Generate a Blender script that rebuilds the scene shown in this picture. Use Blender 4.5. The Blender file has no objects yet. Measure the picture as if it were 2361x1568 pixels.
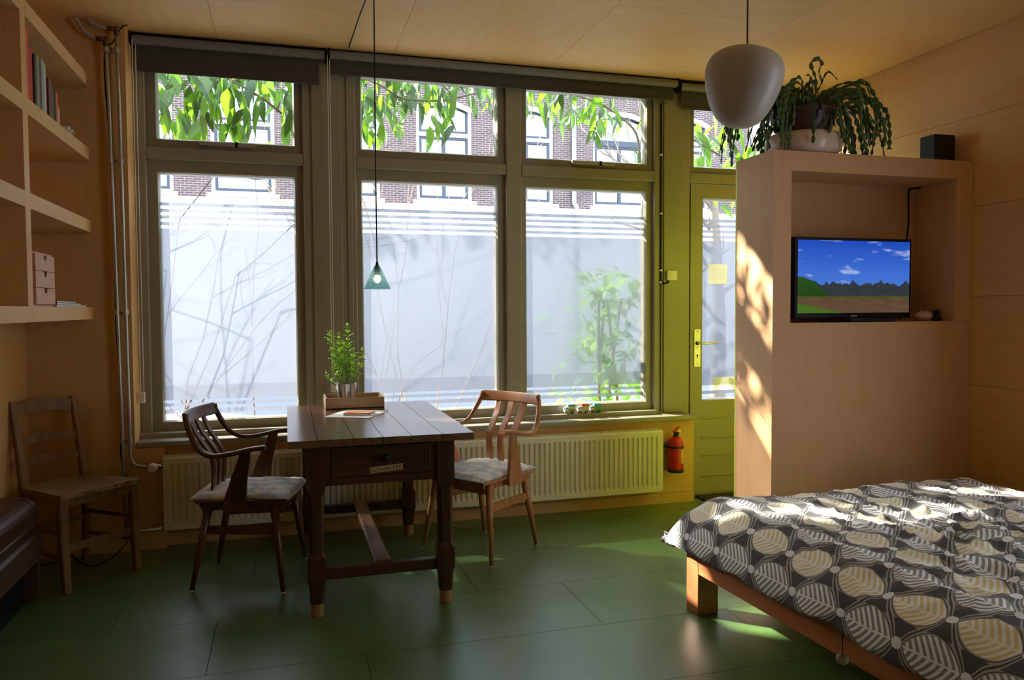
import bpy, math, random
from mathutils import Vector, Matrix
random.seed(7)
C = bpy.context.scene.collection
R = math.radians

# ------------------------------------------------------------------ camera
cam_d = bpy.data.cameras.new('camera'); cam = bpy.data.objects.new('camera', cam_d); C.objects.link(cam)
cam_d.sensor_width = 36.0; cam_d.lens = 1783.0 / 2361.0 * 36.0; cam_d.clip_start = 0.05; cam_d.clip_end = 200
_yaw, _pitch, _roll = R(16.317), R(-2.3386), R(-0.3065)
_f = Vector((math.sin(_yaw)*math.cos(_pitch), math.cos(_yaw)*math.cos(_pitch), math.sin(_pitch)))
_r = Vector((math.cos(_yaw), -math.sin(_yaw), 0)); _u = _r.cross(_f)
_r2 = math.cos(_roll)*_r + math.sin(_roll)*_u; _u2 = -math.sin(_roll)*_r + math.cos(_roll)*_u
_m = Matrix((( _r2.x, _u2.x, -_f.x, 0), (_r2.y, _u2.y, -_f.y, 0), (_r2.z, _u2.z, -_f.z, 1.3), (0, 0, 0, 1)))
cam.matrix_world = _m
bpy.context.scene.camera = cam

# ------------------------------------------------------------------ world, sun, exposure
S = bpy.context.scene
S.view_settings.view_transform = 'Standard'; S.view_settings.look = 'None'
S.view_settings.gamma = 1.0; S.view_settings.use_curve_mapping = False
S.view_settings.exposure = 2.42
w = bpy.data.worlds.new('sky'); S.world = w; w.use_nodes = True
bg = w.node_tree.nodes['Background']; bg.inputs['Color'].default_value = (0.74, 0.86, 1.0, 1); bg.inputs['Strength'].default_value = 1.1
sun_d = bpy.data.lights.new('sun', 'SUN'); sun_d.energy = 7.4; sun_d.angle = R(1.2); sun_d.color = (1.0, 0.93, 0.82)
sun = bpy.data.objects.new('sun', sun_d); C.objects.link(sun)
SUN_DIR = Vector((1.12, -1.0, -0.92)).normalized()
sun.rotation_euler = SUN_DIR.to_track_quat('-Z', 'Y').to_euler(); sun.location = (-6, 12, 9)
S.cycles.use_denoising = True
S.cycles.max_bounces = 10; S.cycles.diffuse_bounces = 7; S.cycles.transparent_max_bounces = 24
S.cycles.transmission_bounces = 8; S.cycles.glossy_bounces = 4
S.cycles.sample_clamp_indirect = 10.0; S.cycles.caustics_reflective = False; S.cycles.caustics_refractive = True

# ------------------------------------------------------------------ material helpers
class NT:
    def __init__(s, name):
        s.m = bpy.data.materials.new(name); s.m.use_nodes = True; s.t = s.m.node_tree
        s.t.nodes.clear(); s.out = s.t.nodes.new('ShaderNodeOutputMaterial')
    def n(s, kind, **kw):
        nd = s.t.nodes.new(kind)
        for k, v in kw.items(): setattr(nd, k, v)
        return nd
    def put(s, sock, v):
        if isinstance(v, bpy.types.NodeSocket): s.t.links.new(v, sock)
        elif v is not None:
            try: sock.default_value = v
            except Exception: sock.default_value = (*v, 1.0) if len(v) == 3 else v
    def math(s, op, a, b=None, c=None):
        nd = s.n('ShaderNodeMath', operation=op); s.put(nd.inputs[0], a)
        if b is not None: s.put(nd.inputs[1], b)
        if c is not None: s.put(nd.inputs[2], c)
        return nd.outputs[0]
    def mix(s, f, a, b, blend='MIX'):
        nd = s.n('ShaderNodeMix', data_type='RGBA', blend_type=blend)
        s.put(nd.inputs[0], f); s.put(nd.inputs[6], a if isinstance(a, bpy.types.NodeSocket) else (*a, 1)); s.put(nd.inputs[7], b if isinstance(b, bpy.types.NodeSocket) else (*b, 1))
        return nd.outputs[2]
    def coord(s, kind='Object', scale=(1, 1, 1), rot=(0, 0, 0), loc=(0, 0, 0)):
        tc = s.n('ShaderNodeTexCoord'); mp = s.n('ShaderNodeMapping')
        s.t.links.new(tc.outputs[kind], mp.inputs['Vector'])
        mp.inputs['Scale'].default_value = scale; mp.inputs['Rotation'].default_value = rot; mp.inputs['Location'].default_value = loc
        return mp.outputs[0]
    def noise(s, vec, scale=5, detail=4, rough=0.55, dist=0.0):
        nd = s.n('ShaderNodeTexNoise'); s.put(nd.inputs['Vector'], vec); nd.inputs['Scale'].default_value = scale
        nd.inputs['Detail'].default_value = detail; nd.inputs['Roughness'].default_value = rough; nd.inputs['Distortion'].default_value = dist
        return nd.outputs[0]
    def ramp(s, f, stops):
        nd = s.n('ShaderNodeValToRGB'); s.put(nd.inputs[0], f); e = nd.color_ramp.elements
        while len(e) < len(stops): e.new(0.5)
        for i, (p, c) in enumerate(stops):
            e[i].position = p; e[i].color = (*c, 1) if len(c) == 3 else c
        return nd.outputs[0]
    def bump(s, h, strength=0.2, dist=0.01):
        nd = s.n('ShaderNodeBump'); s.put(nd.inputs['Height'], h); nd.inputs['Strength'].default_value = strength; nd.inputs['Distance'].default_value = dist
        return nd.outputs[0]
    def pbsdf(s, color, rough=0.5, metal=0.0, spec=0.5, normal=None, **kw):
        nd = s.n('ShaderNodeBsdfPrincipled'); s.put(nd.inputs['Base Color'], color if isinstance(color, bpy.types.NodeSocket) else (*color, 1))
        s.put(nd.inputs['Roughness'], rough); nd.inputs['Metallic'].default_value = metal; nd.inputs['Specular IOR Level'].default_value = spec
        if normal is not None: s.t.links.new(normal, nd.inputs['Normal'])
        for k, v in kw.items(): s.put(nd.inputs[k], v)
        return nd.outputs[0]
    def done(s, sh):
        s.t.links.new(sh, s.out.inputs['Surface']); return s.m

def plain(name, col, rough=0.5, metal=0.0, spec=0.5, var=0.06):
    t = NT(name); n = t.noise(t.coord(), 14, 3)
    a = tuple(c*(1-var) for c in col); b = tuple(min(1, c*(1+var)) for c in col)
    return t.done(t.pbsdf(t.mix(n, a, b), rough, metal, spec))

def plywood(name, base, dark, axis, rough=0.55, k=1.0):
    """Rotary-cut birch plywood: long cathedral figure running along one axis."""
    t = NT(name)
    rnd = t.n('ShaderNodeObjectInfo').outputs['Random']
    sc = [4.2*k, 4.2*k, 4.2*k]; sc[axis] = 0.9*k
    v = t.coord(scale=sc)
    addv = t.n('ShaderNodeVectorMath', operation='ADD'); t.put(addv.inputs[0], v)
    cmb = t.n('ShaderNodeCombineXYZ'); off = t.math('MULTIPLY', rnd, 37.0)
    for i in range(3): t.put(cmb.inputs[i], off)
    t.put(addv.inputs[1], cmb.outputs[0]); v = addv.outputs[0]
    n1 = t.noise(v, 0.9, 3, 0.5, 0.6)
    rings = t.math('FRACT', t.math('MULTIPLY', n1, 9.0))
    tri = t.math('ABSOLUTE', t.math('SUBTRACT', rings, 0.5))
    n2 = t.noise(v, 9.0, 5, 0.65)
    f = t.math('ADD', t.math('MULTIPLY', tri, 0.55), t.math('MULTIPLY', n2, 0.55))
    f = t.math('ADD', f, t.math('MULTIPLY', t.math('SUBTRACT', rnd, 0.5), 0.22))
    col = t.mix(f, dark, base)
    return t.done(t.pbsdf(col, rough, 0, 0.35, t.bump(n2, 0.06, 0.004)))

def wood(name, a, b, axis=0, rough=0.4, spec=0.5, scale=1.0, coat=0.0):
    t = NT(name); sc = [18*scale]*3; sc[axis] = 1.6*scale
    v = t.coord(scale=sc); n = t.noise(v, 1.6, 5, 0.62, 0.5); n2 = t.noise(t.coord(scale=(3, 3, 3)), 1.5, 2)
    f = t.math('ADD', t.math('MULTIPLY', n, 0.75), t.math('MULTIPLY', n2, 0.25))
    col = t.ramp(f, [(0.32, a), (0.66, b)])
    return t.done(t.pbsdf(col, rough, 0, spec, t.bump(n, 0.12, 0.003), **({'Coat Weight': coat, 'Coat Roughness': 0.25} if coat else {})))

M = {}
M['ply_x'] = plywood('birch ply grain x', (0.76, 0.455, 0.18), (0.62, 0.345, 0.125), 0)
M['ply_y'] = plywood('birch ply grain y', (0.76, 0.455, 0.18), (0.62, 0.345, 0.125), 1)
M['ply_z'] = plywood('birch ply grain z', (0.76, 0.455, 0.18), (0.62, 0.345, 0.125), 2)
M['ply_box'] = plywood('pale ply of partition', (0.66, 0.385, 0.195), (0.58, 0.325, 0.155), 2)
M['ply_ceil_x'] = plywood('ceiling ply across', (0.92, 0.62, 0.28), (0.80, 0.50, 0.20), 0)
M['ply_ceil_y'] = plywood('ceiling ply along', (0.92, 0.62, 0.28), (0.80, 0.50, 0.20), 1)
M['ply_edge'] = plywood('shelf ply', (0.72, 0.45, 0.20), (0.61, 0.36, 0.145), 1)
M['yellow_bounce'] = plain('added yellow reflector', (0.80, 0.90, 0.07), 0.55)  # colour of an added reflector that tints light bounced onto the door
M['paint'] = plain('grey green frame paint', (0.31, 0.28, 0.205), 0.38)
M['sash_paint'] = plain('taupe sash paint', (0.25, 0.22, 0.16), 0.40)
M['blind'] = plain('charcoal blind fabric', (0.075, 0.068, 0.060), 0.85)
M['blind_tube'] = plain('blind roller cover', (0.20, 0.195, 0.20), 0.45)
M['white_plastic'] = plain('white plastic', (0.80, 0.78, 0.72), 0.35)
M['black'] = plain('black plastic', (0.008, 0.008, 0.008), 0.5, spec=0.25)
M['rubber'] = plain('black rubber', (0.015, 0.015, 0.015), 0.7)
M['chrome'] = plain('bright metal', (0.75, 0.75, 0.75), 0.22, 1.0)
M['alu'] = plain('brushed aluminium', (0.85, 0.85, 0.80), 0.35, 0.55)
M['steel'] = plain('galvanised steel pipe', (0.50, 0.48, 0.44), 0.38, 0.8)
M['copper'] = plain('brown brass fitting', (0.16, 0.075, 0.03), 0.45, 0.5)
M['hose'] = plain('grey hose', (0.42, 0.38, 0.36), 0.5)
M['radiator'] = plain('cream radiator enamel', (0.78, 0.72, 0.55), 0.30, var=0.02)
M['radiator_white'] = plain('white radiator top', (0.86, 0.85, 0.80), 0.30, var=0.02)
M['red'] = plain('red enamel', (0.62, 0.015, 0.008), 0.22)
M['red_plastic'] = plain('red lever', (0.75, 0.05, 0.015), 0.35)
M['terracotta'] = plain('dark plastic pot', (0.055, 0.020, 0.020), 0.45)
M['ceramic'] = plain('pale pink glazed dish', (0.62, 0.47, 0.37), 0.25)
M['soil'] = plain('potting soil', (0.03, 0.02, 0.012), 0.9, var=0.4)
M['paper'] = plain('white paper', (0.82, 0.82, 0.80), 0.6, var=0.02)
M['beech'] = wood('beech bed wood', (0.42, 0.135, 0.045), (0.56, 0.20, 0.075), 1, 0.42)
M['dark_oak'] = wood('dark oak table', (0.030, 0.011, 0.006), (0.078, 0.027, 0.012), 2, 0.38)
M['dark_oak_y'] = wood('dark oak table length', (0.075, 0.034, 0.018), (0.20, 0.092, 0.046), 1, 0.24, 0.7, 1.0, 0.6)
M['dark_oak_x'] = wood('dark oak cross', (0.032, 0.012, 0.007), (0.085, 0.030, 0.014), 0, 0.36)
M['foot'] = wood('pale oak peg', (0.30, 0.15, 0.06), (0.45, 0.25, 0.10), 2, 0.5)
M['teak'] = wood('teak chair', (0.33, 0.130, 0.048), (0.54, 0.245, 0.105), 2, 0.35, 0.5, 1.3)  # teak tone raised to carry the sunlight on the right-hand chair
M['teak_shaded'] = wood('shaded copy of teak', (0.065, 0.023, 0.011), (0.135, 0.050, 0.023), 2, 0.33, 0.5, 1.3)  # darker copy of the same teak, shade put into its colour
M['elm'] = wood('old elm chair', (0.165, 0.075, 0.026), (0.30, 0.150, 0.055), 2, 0.5)
M['cab_wood'] = wood('walnut cabinet', (0.038, 0.016, 0.010), (0.085, 0.040, 0.026), 1, 0.32, 0.4)
M['cab_light'] = wood('oak cabinet base', (0.060, 0.030, 0.016), (0.115, 0.062, 0.034), 1, 0.45, 0.3)
M['tray'] = wood('tray wood', (0.33, 0.20, 0.10), (0.46, 0.30, 0.16), 0, 0.5)
M['chest'] = wood('pinkish chest wood', (0.50, 0.25, 0.15), (0.60, 0.33, 0.21), 1, 0.5)
M['brick'] = None
def _rush():
    t = NT('woven rush'); v = t.coord(scale=(1, 1, 1)); wv = t.n('ShaderNodeTexWave', wave_type='BANDS'); t.put(wv.inputs['Vector'], v)
    wv.inputs['Scale'].default_value = 26; wv.inputs['Distortion'].default_value = 3.0; wv.inputs['Detail'].default_value = 3
    col = t.mix(wv.outputs['Fac'], (0.13, 0.065, 0.028), (0.46, 0.27, 0.14))
    return t.done(t.pbsdf(col, 0.75, 0, 0.3, t.bump(wv.outputs['Fac'], 0.5, 0.006)))
M['rush'] = _rush()
def _lino():
    t = NT('green linoleum'); rnd = t.n('ShaderNodeObjectInfo').outputs['Random']
    a = t.noise(t.coord(scale=(1.2, 1.2, 1.2)), 2.2, 5, 0.6, 0.8); b = t.noise(t.coord(scale=(5, 30, 5)), 3.0, 4, 0.7)
    f = t.math('ADD', t.math('MULTIPLY', a, 0.55), t.math('MULTIPLY', b, 0.45))
    f = t.math('ADD', f, t.math('MULTIPLY', t.math('SUBTRACT', rnd, 0.5), 0.15))
    col = t.ramp(f, [(0.3, (0.048, 0.118, 0.029)), (0.7, (0.100, 0.205, 0.050))])
    r = t.ramp(b, [(0.3, (0.33, 0.33, 0.33)), (0.7, (0.42, 0.42, 0.42))])
    return t.done(t.pbsdf(col, r, 0, 0.7, **{'Coat Weight': 0.5, 'Coat Roughness': 0.30}))
M['lino'] = _lino()
M['lino_seam'] = plain('dark seam filler', (0.012, 0.025, 0.010), 0.8)
def _glass(name, gl=0.05, tint=(0.97, 0.985, 0.98)):
    t = NT(name); a = t.n('ShaderNodeBsdfTransparent'); a.inputs[0].default_value = (*tint, 1)
    g = t.n('ShaderNodeBsdfGlossy'); g.inputs['Roughness'].default_value = 0.02
    mx = t.n('ShaderNodeMixShader'); mx.inputs[0].default_value = gl
    t.t.links.new(a.outputs[0], mx.inputs[1]); t.t.links.new(g.outputs[0], mx.inputs[2])
    return t.done(mx.outputs[0])
M['glass'] = _glass('window glass')
def _film():
    """etched window film: part clear, part blurred straight transmission, part diffuse"""
    t = NT('frosted window film'); n = t.noise(t.coord(scale=(6, 6, 0.8)), 3, 3)
    tl = t.n('ShaderNodeBsdfTranslucent'); t.put(tl.inputs[0], t.mix(n, (0.046, 0.046, 0.055), (0.055, 0.055, 0.065)))
    rf = t.n('ShaderNodeBsdfRefraction'); rf.inputs['Color'].default_value = (0.44, 0.445, 0.50, 1); rf.inputs['Roughness'].default_value = 0.80; rf.inputs['IOR'].default_value = 1.30
    tr = t.n('ShaderNodeBsdfTransparent'); tr.inputs[0].default_value = (1, 1, 1, 1)
    m1 = t.n('ShaderNodeMixShader'); m1.inputs[0].default_value = 0.50
    t.t.links.new(tl.outputs[0], m1.inputs[1]); t.t.links.new(rf.outputs[0], m1.inputs[2])
    m2 = t.n('ShaderNodeMixShader'); m2.inputs[0].default_value = 0.10
    t.t.links.new(m1.outputs[0], m2.inputs[1]); t.t.links.new(tr.outputs[0], m2.inputs[2])
    return t.done(m2.outputs[0])
M['film'] = _film()
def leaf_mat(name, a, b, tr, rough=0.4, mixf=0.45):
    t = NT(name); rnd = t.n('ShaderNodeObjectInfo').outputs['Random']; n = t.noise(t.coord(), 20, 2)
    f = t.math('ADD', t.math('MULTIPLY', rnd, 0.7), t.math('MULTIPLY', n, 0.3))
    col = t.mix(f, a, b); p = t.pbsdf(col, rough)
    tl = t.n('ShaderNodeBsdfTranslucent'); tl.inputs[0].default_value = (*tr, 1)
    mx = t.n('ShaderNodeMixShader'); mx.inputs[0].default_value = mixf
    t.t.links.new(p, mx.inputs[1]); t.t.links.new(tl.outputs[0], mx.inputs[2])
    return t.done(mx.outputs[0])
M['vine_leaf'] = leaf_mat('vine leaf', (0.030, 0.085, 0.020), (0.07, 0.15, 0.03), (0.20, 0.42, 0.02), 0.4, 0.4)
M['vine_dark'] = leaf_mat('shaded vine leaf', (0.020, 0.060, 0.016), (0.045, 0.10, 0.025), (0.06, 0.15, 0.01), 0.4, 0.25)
M['bush_leaf'] = leaf_mat('bush leaf', (0.05, 0.16, 0.035), (0.12, 0.28, 0.06), (0.40, 0.75, 0.10))
M['jade_leaf'] = leaf_mat('plump pot plant leaf', (0.22, 0.46, 0.07), (0.40, 0.64, 0.14), (0.75, 0.98, 0.16), 0.25, 0.5)
M['cactus'] = leaf_mat('holiday cactus stem', (0.050, 0.100, 0.026), (0.095, 0.165, 0.045), (0.16, 0.28, 0.04), 0.45, 0.15)
M['twig'] = plain('tan twig bark', (0.42, 0.29, 0.19), 0.8, var=0.2)
M['twig_dark'] = plain('dark twig bark', (0.14, 0.10, 0.075), 0.8, var=0.2)
M['trunk'] = plain('tree bark', (0.20, 0.16, 0.13), 0.9, var=0.3)

# ------------------------------------------------------------------ mesh helpers
class MB:
    def __init__(s): s.v = []; s.f = []
    def add(s, vs, fs):
        o = len(s.v); s.v += [tuple(p) for p in vs]; s.f += [tuple(i+o for i in q) for q in fs]; return s
    def box(s, x0, x1, y0, y1, z0, z1):
        return s.add([(x0,y0,z0),(x1,y0,z0),(x1,y1,z0),(x0,y1,z0),(x0,y0,z1),(x1,y0,z1),(x1,y1,z1),(x0,y1,z1)],
                     [(0,3,2,1),(4,5,6,7),(0,1,5,4),(1,2,6,5),(2,3,7,6),(3,0,4,7)])
    def prism(s, poly, axis, a, b):
        n = len(poly)
        def P(q, h): return {'X': (h, q[0], q[1]), 'Y': (q[0], h, q[1]), 'Z': (q[0], q[1], h)}[axis]
        s.add([P(q, a) for q in poly]+[P(q, b) for q in poly],
              [tuple(range(n))[::-1], tuple(range(n, 2*n))]+[(i, (i+1) % n, n+(i+1) % n, n+i) for i in range(n)])
        return s
    def sweep(s, pts, sec, up=(0, 0, 1), close=False, scales=None):
        """Sweep a 2D section (side, up) along a path; up keeps the frame steady."""
        pts = [Vector(p) for p in pts]; n = len(pts); m = len(sec); vs = []
        for i, p in enumerate(pts):
            d = (pts[min(i+1, n-1)]-pts[max(i-1, 0)]).normalized(); u = Vector(up)
            sd = d.cross(u)
            if sd.length < 1e-4: sd = d.cross(Vector((0, 1, 0.01)))
            sd.normalize(); u = sd.cross(d).normalized(); k = scales[i] if scales else 1.0
            kx, ky = (k if isinstance(k, (tuple, list)) else (k, k))
            vs += [p+sd*(q[0]*kx)+u*(q[1]*ky) for q in sec]
        fs = [(i*m+j, i*m+(j+1) % m, (i+1)*m+(j+1) % m, (i+1)*m+j) for i in range(n-1) for j in range(m)]
        fs += [tuple(range(m))[::-1], tuple((n-1)*m+j for j in range(m))]
        return s.add(vs, fs)
    def tube(s, pts, r, n=8):
        rr = r if isinstance(r, (list, tuple)) else [r]*len(pts)
        sec = [(math.cos(2*math.pi*i/n), math.sin(2*math.pi*i/n)) for i in range(n)]
        return s.sweep(pts, sec, (0.31, 0.23, 0.92), scales=rr)
    def lathe(s, prof, c=(0, 0, 0), n=24, axis='Z'):
        vs = []; k = len(prof)
        for i in range(n):
            a = 2*math.pi*i/n
            for r, h in prof:
                p = (r*math.cos(a), r*math.sin(a), h)
                if axis == 'X': p = (p[2], p[0], p[1])
                if axis == 'Y': p = (p[1], p[2], p[0])
                vs.append((p[0]+c[0], p[1]+c[1], p[2]+c[2]))
        fs = [(i*k+j, ((i+1) % n)*k+j, ((i+1) % n)*k+j+1, i*k+j+1) for i in range(n) for j in range(k-1)]
        return s.add(vs, fs)
    def ball(s, c, r, n=10, m=6, sq=(1, 1, 1)):
        pr = [(max(1e-4, r*math.sin(math.pi*j/m)), -r*math.cos(math.pi*j/m)) for j in range(m+1)]
        o = len(s.v); s.lathe(pr, (0, 0, 0), n)
        for i in range(o, len(s.v)): s.v[i] = tuple(s.v[i][k]*sq[k]+c[k] for k in range(3))
        return s
    def xf(s, mat):
        s.v = [tuple(mat @ Vector(p)) for p in s.v]; return s
    def mesh(s, name, mat, smooth=False):
        me = bpy.data.meshes.new(name); me.from_pydata(s.v, [], s.f); me.validate(); me.update()
        if mat is not None: me.materials.append(M[mat] if isinstance(mat, str) else mat)
        if smooth:
            me.polygons.foreach_set('use_smooth', [True]*len(me.polygons))
        return me
    def build(s, name, mat, parent=None, bevel=0.0, smooth=False, local=False, seg=2, auto=None):
        o = bpy.data.objects.new(name, s.mesh(name, mat, smooth)); C.objects.link(o)
        if parent is not None:
            o.parent = parent
            if not local: o.location = -org(parent)
        if bevel:
            b = o.modifiers.new('bevel', 'BEVEL'); b.width = bevel; b.segments = seg; b.limit_method = 'ANGLE'; b.angle_limit = R(35)
        if auto:
            e = o.modifiers.new('edges', 'EDGE_SPLIT'); e.split_angle = R(auto)
        return o
def org(o):
    v = o.location.copy()
    while o.parent is not None: o = o.parent; v = v+o.location
    return v
def tag(o, label, cat, group=None, kind=None):
    o['label'] = label; o['category'] = cat
    if group: o['group'] = group
    if kind: o['kind'] = kind
    return o
def thing(name, label, cat, loc=(0, 0, 0), rz=0.0, group=None, kind=None):
    o = bpy.data.objects.new(name, None); C.objects.link(o); o.location = loc; o.rotation_euler = (0, 0, rz); o.empty_display_size = 0.1
    return tag(o, label, cat, group, kind)
def inst(name, me, parent, loc, rot=(0, 0, 0), sc=(1, 1, 1)):
    o = bpy.data.objects.new(name, me); C.objects.link(o); o.parent = parent; o.location = loc; o.rotation_euler = rot; o.scale = sc
    return o
def bez(p0, p1, p2, p3, n=10):
    p0, p1, p2, p3 = map(Vector, (p0, p1, p2, p3)); out = []
    for i in range(n+1):
        t = i/n; out.append(p0*(1-t)**3+p1*3*t*(1-t)**2+p2*3*t*t*(1-t)+p3*t**3)
    return out
def spline(pts, n=6):
    """Catmull-Rom through points."""
    P = [Vector(p) for p in pts]; P = [P[0]*2-P[1]]+P+[P[-1]*2-P[-2]]; out = []
    for i in range(1, len(P)-2):
        for k in range(n):
            t = k/n; a, b, c, d = P[i-1:i+3]
            out.append(0.5*((2*b)+(c-a)*t+(2*a-5*b+4*c-d)*t*t+(3*b-a-3*c+d)*t**3))
    out.append(P[-2]); return out
def rect(w, h): return [(-w/2, -h/2), (w/2, -h/2), (w/2, h/2), (-w/2, h/2)]
def rrect(w, h, r, n=3):
    out = []
    for cx, cy, a0 in ((w/2-r, h/2-r, 0), (-w/2+r, h/2-r, 90), (-w/2+r, -h/2+r, 180), (w/2-r, -h/2+r, 270)):
        for k in range(n+1):
            a = R(a0+90*k/n); out.append((cx+r*math.cos(a), cy+r*math.sin(a)))
    return out
# ------------------------------------------------------------------ room shell
XL, XR, ZC, YB = -1.29, 3.70, 2.81, -2.6
YF, YO, YG = 4.733, 4.86, 4.80        # frame face, outside face, glass
st = lambda name, label, cat: thing(name, label, cat, kind='structure')

floor = st('floor', 'green linoleum floor laid in large rectangular sheets with dark seams', 'floor')
MB().box(XL-.1, XR+.1, YB-.1, YO, -0.12, -0.004).build('subfloor', 'lino_seam', floor)
row, k = YB, 0
ys = [YB, -2.15, -1.645, -1.14, -0.635, -0.13, 0.375, 0.88, 1.385, 1.89, 2.395, 2.90, 3.41, 3.915, 4.42, YO]
offs = {10: 1.80, 11: 1.236, 12: 0.828, 13: 1.36, 14: 0.30, 9: 0.40}
for i in range(len(ys)-1):
    x = offs.get(i, (i*0.611) % 1.53)
    while x > XL: x -= 1.53
    while x < XR:
        a, b = max(x, XL), min(x+1.53, XR)
        if b-a > 0.01: MB().box(a+.0012, b-.0012, ys[i]+.0012, ys[i+1]-.0012, -0.004, 0).build('linoleum_tile', 'lino', floor)
        x += 1.53

ceil = st('ceiling', 'birch plywood ceiling of wide panels with thin seams', 'ceiling')
MB().box(XL-.1, XR+.1, YB-.1, YO, ZC+.012, ZC+.12).build('ceiling_slab', 'ply_y', ceil)
for c, (a, b, ymid) in enumerate(((XL, -.34, 3.2), (-.34, .64, 4.06), (.64, 1.615, 2.85), (1.615, 2.595, 3.62), (2.595, XR, 3.647))):
    cuts = sorted([y for y in (ymid-4.88, ymid-2.44, ymid) if YB+.1 < y]+[YB, YO])
    for p, q in zip(cuts, cuts[1:]):
        MB().box(a+.001, b-.001, p+.001, q-.001, ZC, ZC+.012).build('plywood_panel', ['ply_ceil_y', 'ply_ceil_x'][c % 2], ceil)

wr = st('wall_right', 'birch plywood wall to the right of the bed with horizontal seams', 'wall')
OY0, OY1, OZ0, OZ1 = 0.4, 1.7, .05, 2.45        # opening added out of view to let in fill light
for y0, y1, z0, z1 in ((YB-.1, OY0, 0, ZC+.1), (OY1, YO, 0, ZC+.1), (OY0, OY1, OZ1, ZC+.1), (OY0, OY1, 0, OZ0)):
    MB().box(XR+.012, XR+.12, y0, y1, z0, z1).build('wall_slab', 'ply_y', wr)
for a, b in ((0, .355), (.355, .855), (.855, 1.355), (1.355, 1.855), (1.855, 2.355), (2.355, ZC)):
    for p, q in ((YB, OY0), (OY1, 4.145), (4.145, YO)):
        MB().box(XR, XR+.012, p+.001, q-.001, a+.001, b-.001).build('plywood_panel', 'ply_y', wr)
MB().box(XR, XR+.012, OY0, OY1, OZ1+.001, ZC).build('plywood_panel', 'ply_y', wr)
w5 = st('window_5', 'added glazed opening out of view that lets fill light into the room', 'window')
for i in range(1):
    y0 = OY0
    m = MB()
    for a, b, c, e in ((y0, y0+.07, OZ0, OZ1), (y0+1.23, y0+1.3, OZ0, OZ1), (y0+.07, y0+1.23, OZ0, OZ0+.10), (y0+.07, y0+1.23, OZ1-.07, OZ1)): m.box(XR+.03, XR+.09, a, b, c, e)
    m.build('opening_frame', 'paint', w5)
    MB().box(XR+.057, XR+.063, y0+.06, y0+1.24, OZ0+.09, OZ1-.06).build('pane', 'glass', w5)

tag(MB().box(XL-.12, XL, YB-.1, YO, 0, ZC+.1).build('wall_left', 'ply_z'), 'plywood wall behind the bookcase and rush chair', 'wall', kind='structure')
tag(MB().box(XL-.12, XR+.12, YB-.12, YB, 0, ZC+.1).build('wall_back', 'ply_z'), 'plywood wall at the back of the room', 'wall', kind='structure')

# window wall: plywood left panel, dado, painted posts, transoms and head
wf = st('wall_front', 'window wall of plywood and grey green painted timber posts', 'wall')
YP, YD = 4.544, 4.606
MB().prism([(XL, 0), (-.645, 0), (-.645, .553), (-.789, .553), (-.789, ZC), (XL, ZC)], 'Y', YP, YO).build('plywood_panel', 'ply_z', wf)
for a, b in ((-.645, .62), (.62, 2.12), (2.12, 2.616)):
    MB().box(a+.001, b-.001, YD, YO, .07, .553).build('dado_panel', 'ply_x', wf)
    MB().box(a+.001, b-.001, YD-.004, YO, 0, .068).build('plinth_board', 'ply_x', wf)
def post(x0, x1, z0=.60, z1=ZC): return MB().box(x0, x1, YF, YO, z0, z1).build('post', 'paint', wf, .006)
post(-.789, -.73); post(.115, .42); post(1.355, 1.455); post(2.385, 2.65, 0); post(3.50, XR, 0)
MB().box(.165, .335, YF-.014, YF+.001, .612, ZC).build('cover_board', 'paint', wf, .004)
MB().box(.365, .395, YF-.008, YF+.001, .612, ZC).build('cover_strip', 'paint', wf, .003)
MB().box(2.45, 2.60, YF-.010, YF+.001, .586, ZC).build('cover_board', 'paint', wf, .004)
for a, b, z0, z1 in ((-.73, .115, 2.145, 2.212), (.42, 1.355, 2.145, 2.212), (1.455, 2.385, 2.145, 2.212), (2.65, 3.50, 2.145, 2.215)):
    MB().box(a, b, YF+.001, YO, z0, z1).build('transom', 'paint', wf, .008)
for a, b in ((-.73, .115), (.42, 1.355), (1.455, 2.385), (2.65, 3.50)):
    MB().box(a, b, YF+.001, YO, 2.735, ZC).build('head_beam', 'paint', wf, .004)
MB().box(-.789, 2.385, 4.688, YO, .556, .612).build('bottom_rail', 'paint', wf, .004)
tag(MB().box(-.788, 2.62, 4.556, 4.70, .555, .585).build('trim_1', 'paint', None, .006), 'grey green window sill board over the long radiator', 'window sill', kind='structure')

def ring(x0, x1, z0, z1, wl, wr_, wb, wt, y0, y1):
    """rectangular frame with sloped inner bead"""
    m = MB(); o = [(x0, z0), (x1, z0), (x1, z1), (x0, z1)]; n = [(x0+wl, z0+wb), (x1-wr_, z0+wb), (x1-wr_, z1-wt), (x0+wl, z1-wt)]
    c = [(x0+wl-.008, z0+wb-.008), (x1-wr_+.008, z0+wb-.008), (x1-wr_+.008, z1-wt+.008), (x0+wl-.008, z1-wt+.008)]
    L = [[(p[0], y0, p[1]) for p in o], [(p[0], y0, p[1]) for p in c], [(p[0], y0+.014, p[1]) for p in n], [(p[0], y1, p[1]) for p in n], [(p[0], y1, p[1]) for p in o]]
    vs = [p for l in L for p in l]; fs = []
    for a in range(5):
        b = (a+1) % 5
        for i in range(4):
            j = (i+1) % 4; fs.append((a*4+i, a*4+j, b*4+j, b*4+i))
    return m.add(vs, fs)
def sheet(x0, x1, y, z0, z1): return MB().add([(x0, y, z0), (x1, y, z0), (x1, y, z1), (x0, y, z1)], [(3, 2, 1, 0)])
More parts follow.
